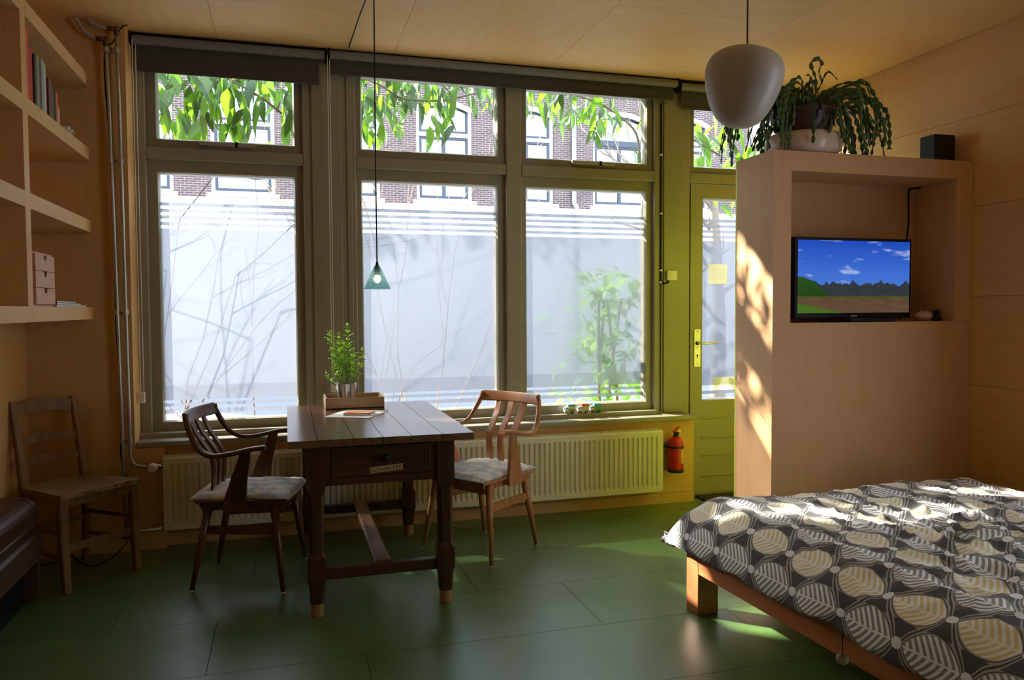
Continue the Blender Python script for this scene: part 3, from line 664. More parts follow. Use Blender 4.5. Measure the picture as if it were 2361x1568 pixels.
# ------------------------------------------------------------------ rush-seated chair
rc = thing('rush_chair', 'worn wooden ladder-back chair with woven rush seat in the corner', 'chair', (-.995, 4.21, 0), R(-43))
F = [(.165, .185), (.165, -.185)]; B = [(-.165, .155), (-.165, -.155)]
for x, y in F:
    MB().sweep([(x+.02, y, 0), (x+.004, y, .18), (x, y, .42), (x, y, .455)], rrect(.040, .046, .010), (0, 1, 0), scales=[.72, .92, 1, 1]).build('leg', 'elm', rc, smooth=True, local=True, auto=50)
for x, y in B:
    MB().sweep([(x-.015, y, 0), (x, y, .20), (x-.002, y, .43), (x-.03, y, .60), (x-.085, y, .86)], rrect(.034, .036, .008), (0, 1, 0), scales=[.8, 1, 1, .95, .8]).build('leg', 'elm', rc, smooth=True, local=True, auto=50)
def slat(z, h, wave, name):
    pts = [(-.165-.03*(z-.43)/.17 if z < .6 else -.195-.055*(z-.60)/.26, 0, 0)]
    x0 = pts[0][0]; P = []; sc = []
    for i in range(11):
        t_ = i/10; y_ = -.155+.31*t_; P.append((x0-.022*math.sin(math.pi*t_), y_, z+wave*math.sin(math.pi*t_))); sc.append((1, 1+.25*wave/.02*math.sin(math.pi*t_) if wave else 1))
    MB().sweep(P, rect(.014, h), (0, 0, 1), scales=sc).build(name, 'elm', rc, local=True)
slat(.815, .055, .016, 'top_rail'); slat(.665, .034, .004, 'back_slat'); slat(.565, .034, .004, 'back_slat')
for (a, b, z, w, nm) in ((F[0], F[1], .20, .034, 'stretcher'), (F[0], B[0], .155, .020, 'stretcher'), (F[1], B[1], .155, .020, 'stretcher'), (F[0], B[0], .27, .020, 'stretcher'), (F[1], B[1], .27, .020, 'stretcher'), (B[0], B[1], .24, .02, 'stretcher'),
                         (F[0], F[1], .415, .045, 'seat_rail'), (F[0], B[0], .415, .03, 'seat_rail'), (F[1], B[1], .415, .03, 'seat_rail'), (B[0], B[1], .415, .03, 'seat_rail')):
    MB().sweep([(a[0], a[1], z), (b[0], b[1], z)], rect(.018, w), (0, 0, 1)).build(nm, 'elm', rc, local=True)
N = 14; vs = []; fs = []          # rush seat: four wedges dipping to the middle
for i in range(N+1):
    for j in range(N+1):
        u, v = i/N*2-1, j/N*2-1; wd = .205-.03*(1-(u+1)/2)
        d_ = max(abs(u), abs(v)); vs.append((.190*u, wd*v, .452-.028*(1-d_)+.006*math.cos(7*d_)*.5+(.010 if abs(u) > abs(v) else 0)*(1-d_)))
top = len(vs); vs += [(x, y, z-.020) for x, y, z in vs]
q = lambda i, j: i*(N+1)+j
for i in range(N):
    for j in range(N):
        fs.append((q(i, j), q(i+1, j), q(i+1, j+1), q(i, j+1))); fs.append((top+q(i, j), top+q(i, j+1), top+q(i+1, j+1), top+q(i+1, j)))
for i in range(N):
    for a, b in ((q(i, 0), q(i+1, 0)), (q(i+1, N), q(i, N)), (q(0, i+1), q(0, i)), (q(N, i), q(N, i+1))): fs.append((b, a, top+a, top+b))
MB().add(vs, fs).build('rush_seat', 'rush', rc, smooth=True, local=True, auto=60)
# ------------------------------------------------------------------ table
tb = thing('dining_table', 'old dark oak table with plank top and chamfered legs before the windows', 'table', (.386, 3.87, 0))
TX0, TX1, TY0, TY1, TZ = .0, .775, 3.24, 4.455, .765
edges = [TX0, .118, .262, .385, .502, .640, TX1]
for a, b in zip(edges, edges[1:]):
    m = MB(); g = .0012; n = 14; L = []
    for i in range(n+1):
        y = TY0+(TY1-TY0)*i/n; wa = 0 if a == TX0 else .0035*math.sin(5.1*y+a*40)*math.sin(9*y+a*13); wb = 0 if b == TX1 else .0035*math.sin(5.1*y+b*40)*math.sin(9*y+b*13)
        L.append((a+wa+(g if a > TX0 else 0), b+wb-(g if b < TX1 else 0), y))
    m.sweep([(0, y, 0) for _, _, y in L], [(0, 0)]*4) if False else None
    vs = []; fs = []
    for x0, x1, y in L: vs += [(x0, y, TZ-.030), (x1, y, TZ-.030), (x1, y, TZ), (x0, y, TZ)]
    for i in range(n):
        o = i*4
        for j in range(4): fs.append((o+j, o+4+j, o+4+(j+1) % 4, o+(j+1) % 4))
    fs += [(0, 1, 2, 3), (n*4+3, n*4+2, n*4+1, n*4)]
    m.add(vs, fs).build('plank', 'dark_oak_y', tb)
LX, LY = (.110, .662), (3.335, 4.410)
def oct_(s, c): return [(s, c-s+s*0) for _ in ()] or [(s, -s+c), (s, s-c), (s-c, s), (-s+c, s), (-s, s-c), (-s, -s+c), (-s+c, -s), (s-c, -s)]
for x in LX:
    for y in LY:
        m = MB(); prof = [(.735, .038, .001), (.545, .038, .001), (.520, .033, .013), (.275, .031, .013), (.250, .037, .002), (.165, .038, .002), (.140, .033, .010), (.060, .029, .012)]
        vs = []; fs = []
        for z, s_, c_ in prof: vs += [(x+px, y+py, z) for px, py in oct_(s_, c_)]
        for i in range(len(prof)-1):
            for j in range(8): fs.append((i*8+j, i*8+8+j, i*8+8+(j+1) % 8, i*8+(j+1) % 8))
        fs += [tuple(range(8)), tuple(range((len(prof)-1)*8+7, (len(prof)-1)*8-1, -1))]
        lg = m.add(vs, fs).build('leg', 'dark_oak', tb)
        MB().lathe([(.0005, 0), (.025, 0), (.027, .008), (.026, .0605), (.0005, .0605)], (x, y, 0), 16).build('foot_peg', 'foot', lg)
ap = .558
MB().box(LX[0]+.034, LX[1]-.034, LY[1]-.012, LY[1]+.012, ap, .735).build('apron', 'dark_oak_x', tb)
for x in LX: MB().box(x-.012, x+.012, LY[0]+.034, LY[1]-.034, ap, .735).build('apron', 'dark_oak_y', tb)
yf = LY[0]-.026
MB().box(LX[0]+.034, LX[1]-.034, yf, yf+.025, ap, .590).build('front_rail', 'dark_oak_x', tb)
MB().box(LX[0]+.034, LX[1]-.034, yf, yf+.025, .722, .735).build('front_rail', 'dark_oak_x', tb)
for x0, x1 in ((LX[0]+.034, LX[0]+.062), (LX[1]-.062, LX[1]-.034)): MB().box(x0, x1, yf, yf+.025, .590, .722).build('front_stile', 'dark_oak', tb)
dr = MB().box(LX[0]+.064, LX[1]-.064, yf-.003, yf+.3, .592, .720).build('drawer', 'dark_oak_x', tb, .003)
MB().lathe([(.0005, -.034), (.012, -.032), (.016, -.022), (.010, -.010), (.008, 0), (.0005, 0)], (.398, yf-.003, .668), 14, 'Y').build('knob', 'black', dr, smooth=True)
# paper label with hand lettering and drawn cutlery
lb = MB().prism([(.335, .600), (.475, .610), (.475, .637), (.335, .627)], 'Y', yf-.0042, yf-.0032).build('paper_label', plain('aged label paper', (.42, .31, .13), .7), dr)
def strokes(root, segs, ox, oz, s, th, y, mat='black', name='lettering', slope=0.0):
    m = MB()
    for a, b in segs:
        ax, az, bx, bz = ox+a[0]*s, oz+a[1]*s, ox+b[0]*s, oz+b[1]*s; az += (ax-ox)*slope; bz += (bx-ox)*slope
        d_ = Vector((bx-ax, bz-az)); L = max(1e-6, d_.length); nx, nz = -d_.y/L*th/2, d_.x/L*th/2; ex, ez = d_.x/L*th/2, d_.y/L*th/2
        m.prism([(ax-nx-ex, az-nz-ez), (bx-nx+ex, bz-nz+ez), (bx+nx+ex, bz+nz+ez), (ax+nx-ex, az+nz-ez)], 'Y', y-.0004, y)
    o = m.build(name, mat, root); return o
G = {'C': [((.8, .9), (.3, 1)), ((.3, 1), (.05, .6)), ((.05, .6), (.1, .15)), ((.1, .15), (.4, 0)), ((.4, 0), (.8, .1))],
     'u': [((.1, .6), (.1, .15)), ((.1, .15), (.4, 0)), ((.4, 0), (.7, .15)), ((.7, .6), (.7, 0))],
     't': [((.4, 1), (.4, .1)), ((.4, .1), (.65, 0)), ((.1, .65), (.7, .65))],
     'l': [((.4, 1), (.4, 0))],
     'e': [((.1, .35), (.7, .35)), ((.7, .35), (.5, .65)), ((.5, .65), (.2, .6)), ((.2, .6), (.1, .3)), ((.1, .3), (.3, 0)), ((.3, 0), (.7, .1))],
     'R': [((.1, 0), (.1, 1)), ((.1, 1), (.6, .95)), ((.6, .95), (.65, .6)), ((.65, .6), (.1, .5)), ((.3, .5), (.75, 0))],
     'y': [((.1, .6), (.4, .1)), ((.75, .6), (.2, -.35))],
     'K': [((.25, 1.3), (.25, -.2)), ((.25, 1.3), (.5, 1.1)), ((.5, 1.1), (.5, .5)), ((.5, .5), (.25, .4))],
     'F': [((.4, .6), (.4, -.3)), ((.05, 1.3), (.05, .8)), ((.4, 1.3), (.4, .6)), ((.75, 1.3), (.75, .8)), ((.05, .8), (.4, .55)), ((.75, .8), (.4, .55))],
     'S': [((.4, .5), (.4, -.3)), ((.4, .5), (.15, .9)), ((.15, .9), (.4, 1.3)), ((.4, 1.3), (.65, .9)), ((.65, .9), (.4, .5))]}
for i, ch_ in enumerate('CutleRyKFS'):
    strokes(lb, G[ch_], .338+.0128*i+(.004 if i > 6 else 0), .607+.0009*i, .0118, .0016, yf-.0044)
zs = .182
for y in LY: MB().box(LX[0]+.030, LX[1]-.030, y-.020, y+.020, zs-.026, zs+.022).build('stretcher', 'dark_oak_x', tb, .005)
MB().prism([(.352, zs+.002), (.424, zs+.002), (.424, zs+.026), (.416, zs+.034), (.360, zs+.034), (.352, zs+.026)], 'Y', LY[0]+.0, LY[1]-.0).build('long_stretcher', 'dark_oak_y', tb)

# ------------------------------------------------------------------ armchairs (local: x forward, y left)
def armchair(label, loc, rz, mat):
    c = thing('armchair', label, 'chair', (*loc, 0), rz)
    legs = []
    for sy in (1, -1):
        for a, b in (((.215, .25*sy, 0), (.165, .190*sy, .405)), ((-.215, .195*sy, 0), (-.135, .165*sy, .405))):
            lg = MB().tube([a, Vector(a).lerp(Vector(b), .5), b], [.0105, .0165, .020], 12).build('leg', mat, c, smooth=True, local=True); legs.append((a, b))
            MB().lathe([(.0003, 0), (.0112, 0), (.0112, .006), (.0003, .006)], a, 10).build('foot_glide', 'white_plastic', lg, local=True)
        fa, fb, ra, rb = (.215, .25*sy, 0), (.165, .190*sy, .405), (-.215, .195*sy, 0), (-.135, .165*sy, .405)
        p0 = Vector(fa).lerp(Vector(fb), .69); p1 = Vector(ra).lerp(Vector(rb), .69)
        MB().sweep([p0, p1], rect(.016, .040), (0, 0, 1)).build('stretcher', mat, c, .003, local=True)
        # side rail with tapered brackets
        MB().prism([(-.175, .405), (.205, .405), (.205, .390), (.175, .352), (.13, .372), (-.11, .372), (-.145, .352), (-.175, .392)], 'Y', .175*sy-.011, .175*sy+.011).build('side_rail', mat, c, .002, local=True)
        # arm post, flat board
        yb, yt = .222*sy, .262*sy
        m = MB(); vs = []
        for x0, x1, y, z in ((-.055, .050, yb, .375), (-.052, .050, yb, .43), (-.018, .058, yb+.012*sy, .52), (.028, .078, yt-.006*sy, .63), (.038, .082, yt, .668)):
            vs += [(x0, y-.0095, z), (x1, y-.0095, z), (x1, y+.0095, z), (x0, y+.0095, z)]
        fs = [(i*4+j, i*4+(j+1) % 4, i*4+4+(j+1) % 4, i*4+4+j) for i in range(4) for j in range(4)]+[(3, 2, 1, 0), (16, 17, 18, 19)]
        m.add(vs, fs).build('arm_post', mat, c, .003, local=True)
        # bent arm sweeping up into the back
        P = spline([(.150, .268*sy, .676), (.08, .272*sy, .668), (-.01, .272*sy, .648), (-.09, .265*sy, .641), (-.150, .250*sy, .668), (-.190, .232*sy, .728), (-.216, .214*sy, .790), (-.222, .204*sy, .822)], 5)
        nP = len(P); sc = []
        for i in range(nP):
            t_ = i/(nP-1); sc.append((1.25-.55*min(1, t_*1.5), 1))
        MB().sweep(P, rrect(.036, .021, .008), (-.35, 0, 1), scales=sc).build('arm_rest', mat, c, smooth=True, local=True, auto=50)
    for x, h in ((.185, .055), (-.155, .05)):
        MB().box(x-.011, x+.011, -.175, .175, .405-h, .405).build('cross_rail', mat, c, .002, local=True)
    MB().prism([(.232, -.215), (.240, -.15), (.240, .15), (.232, .215), (-.180, .205), (-.215, .15), (-.215, -.15), (-.180, -.205)], 'Z', .405, .423).build('seat', mat, c, .004, local=True)
    # top rail, bowed
    P = [(-.222-.030*math.cos(math.pi*t_/2)**1.0, .206*t_, .800) for t_ in [i/8 for i in range(-8, 9)]]
    MB().sweep(P, rrect(.018, .060, .007), (-.3, 0, 1)).build('top_rail', mat, c, smooth=True, local=True, auto=50)
    for y in (-.088, 0, .088):
        xb = -.245 if y == 0 else -.241
        P = spline([(xb, y*1.04, .778), (xb+.030, y, .71), (-.165, y*.97, .64), (-.142, y*.95, .585), (-.140, y*.93, .50), (-.150, y*.92, .418)], 5)
        MB().sweep(P, rect(.040, .011), (1, 0, .1)).build('back_slat', mat, c, .002, local=True)
    return c
armchair('shade-darkened teak armchair with patterned cushion left of the table, seen against the radiator', (-.185, 3.95), R(-12.6), 'teak_shaded')
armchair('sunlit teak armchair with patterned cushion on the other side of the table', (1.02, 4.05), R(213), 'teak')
def _cush():
    t = NT('faded blue cushion cotton'); v = t.coord(scale=(1, 1, 1)); vo = t.n('ShaderNodeTexVoronoi', feature='F1'); t.put(vo.inputs['Vector'], v); vo.inputs['Scale'].default_value = 17
    n = t.noise(v, 9, 3); f = t.math('ADD', t.math('MULTIPLY', vo.outputs['Distance'], .9), t.math('MULTIPLY', n, .45))
    col = t.ramp(f, [(.30, (.62, .67, .74)), (.50, (.80, .82, .84)), (.64, (.80, .72, .60)), (.80, (.52, .60, .70))])
    return t.done(t.pbsdf(col, .85, 0, .2, t.bump(t.noise(v, 160, 2), .15, .002)))
M['cushion'] = _cush()
def cushion(label, loc, rz, seed):
    rnd = random.Random(seed); N = 26; vs = []; fs = []
    ph = [rnd.uniform(0, 6) for _ in range(6)]
    for side in (1, -1):
        for i in range(N+1):
            for j in range(N+1):
                u, v = i/N*2-1, j/N*2-1
                prof = max(0, (1-abs(u)**3.0)*(1-abs(v)**3.0))**.5
                wr = .004*math.sin(9*u+5*v+ph[0])+.0035*math.sin(13*v-4*u+ph[1])+.003*math.sin(21*u+17*v+ph[2])
                x = .010+.235*u*(1-.04*v*v); y = .215*v*(1-.10*(1-(u+1)/2)); e = max(abs(u), abs(v))
                z = .0045+(.030*prof+wr*prof if side > 0 else -.0035)+.012*(1-prof)*(side > 0)*.2
                if abs(y) > .185 and -.09 < x < .08: y = math.copysign(.198-.002, y) if abs(y) > .198 else y
                if u > .93 and side > 0: z -= .012*(u-.93)/.07
                vs.append((x, y, z))
    n1 = (N+1)**2; q = lambda i, j: i*(N+1)+j
    for i in range(N):
        for j in range(N):
            fs.append((q(i, j), q(i+1, j), q(i+1, j+1), q(i, j+1))); fs.append((n1+q(i, j), n1+q(i, j+1), n1+q(i+1, j+1), n1+q(i+1, j)))
    for i in range(N):
        for a, b in ((q(i, 0), q(i+1, 0)), (q(i+1, N), q(i, N)), (q(0, i+1), q(0, i)), (q(N, i), q(N, i+1))): fs.append((b, a, n1+a, n1+b))
    o = MB().add(vs, fs).build('seat_cushion', 'cushion', None, smooth=True); o.location = (*loc, .4235); o.rotation_euler = (0, 0, rz)
    return tag(o, label, 'cushion')
cushion('faded blue patterned cushion on the dark armchair by the radiator', (-.185, 3.95), R(-12.6), 3)
cushion('faded blue patterned cushion on the sunlit teak armchair', (1.02, 4.05), R(213), 5)

# ------------------------------------------------------------------ on the table
tr = thing('wooden_tray', 'shallow wooden box tray holding the pot plant on the table', 'tray', (.352, 4.315, TZ))
w_, d_, h_ = .155, .118, .062
MB().box(-w_, w_, -d_, d_, .0005, .008).build('base', 'tray', tr, local=True)
for y in (-d_, d_-.010): MB().box(-w_, w_, y, y+.010, .0005, h_).build('long_side', 'tray', tr, .002, local=True)
for x in (-w_, w_-.010): MB().box(x, x+.010, -d_+.010, d_-.010, .0005, h_).build('short_side', 'tray', tr, .002, local=True)
pp = thing('potted_jade_plant', 'leafy green succulent in a silver blue striped pot on the tray', 'plant', (.312, 4.285, TZ+.009))
def _pot():
    t = NT('striped silver pot'); tc = t.n('ShaderNodeTexCoord'); sp_ = t.n('ShaderNodeSeparateXYZ'); t.put(sp_.inputs[0], tc.outputs['Object'])
    an = t.math('ARCTAN2', sp_.outputs[1], sp_.outputs[0]); f = t.math('FRACT', t.math('ADD', t.math('MULTIPLY', an, 1.75), .3))
    col = t.ramp(f, [(0, (.20, .25, .36)), (.30, (.20, .25, .36)), (.34, (.55, .50, .42)), (.62, (.60, .60, .58)), (.66, (.30, .32, .36)), (.95, (.62, .62, .62))])
    return t.done(t.pbsdf(col, .28, .55))
MB().lathe([(.0005, 0), (.040, 0), (.041, .003), (.0565, .122), (.0575, .124), (.0545, .124), (.050, .105), (.0005, .103)], (0, 0, 0), 32).build('pot', _pot(), pp, smooth=True, local=True, auto=45)
MB().lathe([(.0005, .108), (.03, .107), (.0495, .104)], (0, 0, 0), 20).build('soil', 'soil', pp, local=True)
def plump_leaf():
    m = MB(); prof = [(.0, .12), (.12, .45), (.35, .88), (.6, 1), (.82, .78), (1.0, .15)]
    pts = [(t_, 0, .10*math.sin(t_*2.6)) for t_, _ in prof]
    m.sweep(pts, [(1, 0), (.55, .8), (-.55, .8), (-1, 0), (-.55, -.8), (.55, -.8)], (0, 0, 1), scales=[(.33*q, .08*max(.3, q)) for _, q in prof])
    return m.mesh('jade_leaf', 'jade_leaf', True)
JL = plump_leaf(); rj = random.Random(4)
def jade_stem(tip, bend, base, leafy=1.0, n=9):
    b = Vector((base[0], base[1], .104)); t_ = Vector(tip); mid = (b+t_)/2+Vector(bend)
    P = bez(b, b.lerp(mid, .7), mid.lerp(t_, .4), t_, 12)
    s_ = MB().tube(P, [.0042-.0026*i/12 for i in range(13)], 6).build('stem', plain('green stem', (.22, .27, .08), .5) if 'jstem' not in M else M['jstem'], pp, smooth=True, local=True)
    M['jstem'] = s_.data.materials[0]
    for k in range(n):
        f = .30+.70*k/(n-1); i = min(11, int(f*12)); p = P[i].lerp(P[min(12, i+1)], f*12-i); a0 = (k % 2)*math.pi/2+rj.uniform(-.4, .4)
        size = (.043-.018*max(0, f-.7)/.3)*rj.uniform(.75, 1.12)*leafy
        for q in (0, math.pi):
            inst('leaf', JL, s_, p, (0, -R(rj.uniform(8, 38)+(25 if f > .93 else 0)), a0+q), (size, size, size))
    inst('leaf', JL, s_, P[-1], (0, -R(70), rj.uniform(0, 6)), (.020, .020, .020))
for tip, bend, base, lf, n in (((.010, .0, .435), (.012, 0, 0), (.008, 0), 1, 12), ((-.085, -.01, .395), (-.02, 0, .02), (-.015, .005), 1, 11), ((-.035, .01, .385), (-.01, 0, .01), (-.005, .01), 1, 11), ((.088, -.005, .300), (.03, 0, -.02), (.022, 0), .8, 8),
                               ((-.105, -.01, .180), (-.03, 0, -.02), (-.025, -.01), .75, 6), ((.045, .02, .30), (.01, 0, 0), (.015, .015), .9, 8), ((-.055, -.03, .29), (0, -.01, 0), (-.012, -.015), .95, 8), ((.02, -.04, .255), (0, -.01, 0), (.008, -.018), .85, 8),
                               ((.05, -.02, .22), (.01, 0, 0), (.024, -.012), .7, 6), ((-.04, .035, .25), (0, .01, 0), (-.012, .02), .8, 7), ((-.01, -.02, .33), (0, 0, 0), (0, -.008), .95, 10), ((-.07, -.02, .235), (-.01, 0, 0), (-.022, -.012), .8, 6)):
    jade_stem(tip, bend, base, lf, n)
tag(MB().prism([(.172, 3.925), (.383, 3.825), (.515, 4.078), (.300, 4.180)], 'Z', TZ+.0006, TZ+.0016).build('paper_sheet', 'paper'), 'white paper sheet lying on the table before the tray', 'paper')
bk = thing('booklet', 'small colourful booklet on top of the white paper sheet', 'booklet', (.352, 3.965, TZ+.0018), R(-20))
def _cov():
    t = NT('booklet cover'); n = t.noise(t.coord(scale=(14, 14, 14)), 1.2, 3)
    return t.done(t.pbsdf(t.ramp(n, [(.35, (.55, .04, .02)), (.5, (.75, .22, .04)), (.6, (.8, .6, .3)), (.72, (.15, .25, .5))]), .35))
MB().box(-.070, .070, -.048, .048, .0, .009).build('page_block', 'paper', bk, local=True)
vs = []; n = 8
for i in range(n+1):
    x = -.072+.144*i/n; z = .0096+.006*(i/n)**2
    vs += [(x, -.050, z), (x, .050, z), (x, .050, z+.0012), (x, -.050, z+.0012)]
MB().add(vs, [(i*4+j, i*4+4+j, i*4+4+(j+1) % 4, i*4+(j+1) % 4) for i in range(n) for j in range(4)]+[(0, 1, 2, 3), (n*4+3, n*4+2, n*4+1, n*4)]).build('cover', _cov(), bk, local=True)

# ------------------------------------------------------------------ pendant lamps
cl = thing('cone_pendant_lamp', 'small blue green ribbed glass cone lamp hanging on a black cord over the table', 'lamp', (.411, 3.62, 1.393))
def _cone():
    t = NT('teal ribbed glass'); gl = t.n('ShaderNodeBsdfTransparent'); gl.inputs[0].default_value = (.74, .93, .94, 1)
    p = t.pbsdf((.30, .62, .66), .12, 0, .6); tl = t.n('ShaderNodeBsdfTranslucent'); tl.inputs[0].default_value = (.55, .85, .88, 1)
    m1 = t.n('ShaderNodeMixShader'); m1.inputs[0].default_value = .5; t.t.links.new(p, m1.inputs[1]); t.t.links.new(tl.outputs[0], m1.inputs[2])
    m2 = t.n('ShaderNodeMixShader'); m2.inputs[0].default_value = .66; t.t.links.new(m1.outputs[0], m2.inputs[1]); t.t.links.new(gl.outputs[0], m2.inputs[2])
    return t.done(m2.outputs[0])
prof = [(.0125, .108), (.0165, .100), (.034, .064)]
for i in range(9): r0 = .034+.0295*i/9; z0 = .064-.064*i/9; prof += [(r0+.0012, z0-.001), (r0+.0012, z0-.0050), (r0+.002, z0-.0062)]
prof += [(.0635, .001), (.0615, 0), (.055, .008), (.033, .060), (.0125, .100)]
MB().lathe(prof, (0, 0, 0), 48).build('glass_shade', _cone(), cl, smooth=True, local=True, auto=30)
sk = MB().lathe([(.0005, .128), (.0045, .126), (.009, .106), (.0125, .100), (.0125, .066), (.0005, .064)], (0, 0, 0), 16).build('socket', 'black', cl, smooth=True, local=True, auto=40)
def emis(name, col, s_):
    t = NT(name); e = t.n('ShaderNodeEmission'); e.inputs[0].default_value = (*col, 1); e.inputs[1].default_value = s_; return t.done(e.outputs[0])
MB().ball((0, 0, .047), .017, 14, 10, (1, 1, 1.15)).build('bulb', emis('warm bulb', (1, .60, .42), 1.2), cl, smooth=True, local=True)
MB().tube([(0, 0, .125), (-.001, 0, .6), (.0, 0, 1.0), (.001, 0, 1.408)], .0032, 6).build('cord', 'black', cl, local=True)
MB().lathe([(.0005, 1.417), (.012, 1.416), (.012, 1.405), (.006, 1.398), (.0005, 1.397)], (0, 0, 0), 12).build('ceiling_hook', 'black', cl, local=True)
tag(MB().tube(spline([(.418, 3.62, 2.797), (.40, 3.75, 2.784), (.385, 3.95, 2.775), (.378, 4.25, 2.782), (.376, 4.50, 2.798), (.378, 4.60, 2.804)], 6), .0035, 6).build('ceiling_cable', 'black', None, smooth=True), 'slack black cable along the ceiling feeding the cone lamp', 'cable')

ol = thing('opal_pendant_lamp', 'large white opal glass pendant lamp hanging above the bed', 'lamp', (1.470, 2.25, 1.889))
def _opal():
    t = NT('satin opal glass'); p = t.pbsdf((.58, .49, .43), .35, 0, .4); tl = t.n('ShaderNodeBsdfTranslucent'); tl.inputs[0].default_value = (.60, .52, .46, 1)
    mx = t.n('ShaderNodeMixShader'); mx.inputs[0].default_value = .35; t.t.links.new(p, mx.inputs[1]); t.t.links.new(tl.outputs[0], mx.inputs[2]); return t.done(mx.outputs[0])
pr = [(.0006, 0), (.020, .001), (.042, .006), (.064, .018), (.084, .038), (.102, .068), (.116, .102), (.127, .140), (.1325, .170), (.1335, .190), (.130, .212), (.118, .236), (.098, .252), (.070, .264), (.040, .270), (.0006, .272)]
q_ = spline([(a, 0, b) for a, b in pr], 3)
MB().lathe([(max(.0004, p.x), p.z) for p in q_], (0, 0, 0), 48).xf(Matrix.Translation((0, 0, .27)) @ Matrix.Rotation(R(-7), 4, Vector((-.281, -.96, 0)).normalized()) @ Matrix.Translation((0, 0, -.27)) @ Matrix.Scale(.945, 4)).build('glass_shade', _opal(), ol, smooth=True, local=True)
MB().tube([(-.002, 0, .270), (-.002, 0, .916)], .0032, 8).build('cord', plain('brown cord', (.12, .07, .06), .6), ol, local=True)
MB().lathe([(.0005, .917), (.045, .916), (.045, .905), (.012, .885), (.0005, .884)], (0, 0, 0), 20).build('ceiling_rose', 'white_plastic', ol, local=True)
# ------------------------------------------------------------------ bed (local: x across, -y towards the head end)
from mathutils import noise as _n
BL = (1.642, 2.950, 0); BW, BLN = 1.62, 2.06; BA = R(2.9)
bed = thing('bed_frame', 'low reddish beech bed frame with square corner legs', 'bed', BL, BA)
for x in (0, BW-.10):
    for y in (0, -BLN+.09): MB().box(x, x+.10, y-.09, y, 0, .262).build('leg', 'beech', bed, .004, local=True)
for x in (0.001, BW-.030): MB().box(x, x+.029, -BLN+.0905, -.0905, .178, .262).build('side_rail', 'beech', bed, .003, local=True)
for y in (-.030, -BLN+.001): MB().box(.1005, BW-.1005, y, y+.029, .178, .262).build('end_rail', 'beech', bed, .003, local=True)
for i in range(12): MB().box(.030, BW-.030, -.12-i*.165-.07, -.12-i*.165, .225, .240).build('bed_slat', 'beech', bed, local=True)
mt = MB().prism([(.035+x+(BW-.07)/2, y-BLN/2) for x, y in rrect(BW-.08, BLN-.08, .07, 5)], 'Z', .241, .385).build('mattress', plain('white ticking', (.75, .74, .70), .8), None, .02)
mt.location = BL; mt.rotation_euler = (0, 0, BA); tag(mt, 'thick mattress on the beech bed under the duvet', 'mattress')
def _duvet():
    t = NT('leaf print cotton'); tc = t.n('ShaderNodeTexCoord'); sp = t.n('ShaderNodeSeparateXYZ'); t.put(sp.inputs[0], tc.outputs['UV'])
    a, b = .222, .130
    up = t.math('DIVIDE', sp.outputs[0], b); col = t.math('FLOOR', up); odd = t.math('MODULO', t.math('ADD', col, 40.0), 2.0)
    vp = t.math('ADD', t.math('DIVIDE', sp.outputs[1], a), t.math('MULTIPLY', odd, .5))
    X = t.math('MULTIPLY', t.math('SUBTRACT', t.math('FRACT', up), .5), b); Y = t.math('MULTIPLY', t.math('SUBTRACT', t.math('FRACT', vp), .5), a)
    aX, aY = t.math('ABSOLUTE', X), t.math('ABSOLUTE', Y)
    d = t.math('ADD', t.math('DIVIDE', aX, .060), t.math('POWER', t.math('DIVIDE', aY, .090), 2.4))
    ph = t.math('ADD', t.math('MULTIPLY', Y, 1.0), t.math('MULTIPLY', t.math('POWER', t.math('DIVIDE', aX, .06), 1.3), -.046))
    sw = t.math('SINE', t.math('MULTIPLY', ph, 2*math.pi/.0225))
    vein = t.math('MAXIMUM', t.math('LESS_THAN', aX, .0028), t.math('GREATER_THAN', sw, .05))
    wn = t.n('ShaderNodeTexWhiteNoise', noise_dimensions='1D'); t.put(wn.inputs['W'], t.math('ADD', col, .5))
    isy = odd
    fill = t.mix(isy, (.27, .265, .27), (.72, .60, .30))
    leaf = t.mix(vein, fill, (.86, .86, .87))
    dark = (.072, .070, .074)
    def band(v, lo, hi): return t.math('MULTIPLY', t.math('GREATER_THAN', v, lo), t.math('LESS_THAN', v, hi))
    outc = t.mix(band(d, 1.14, 1.30), dark, (.40, .36, .31))
    outc = t.mix(band(d, 1.46, 1.60), outc, (.36, .35, .34))
    outc = t.mix(band(d, 1.02, 1.06), outc, (.55, .55, .55))
    c = t.mix(t.math('LESS_THAN', d, 1.0), outc, leaf)
    e = t.math('ADD', t.math('POWER', t.math('DIVIDE', aX, .016), 2.0), t.math('POWER', t.math('DIVIDE', t.math('SUBTRACT', a/2, aY), .017), 2.0))
    c = t.mix(t.math('LESS_THAN', e, 1.0), c, (.84, .84, .86))
    fine = t.noise(t.coord(scale=(1, 1, 1)), 240, 2)
    return t.done(t.pbsdf(c, .8, 0, .2, t.bump(fine, .12, .002), **{'Sheen Weight': .15}))
M['duvet'] = _duvet()
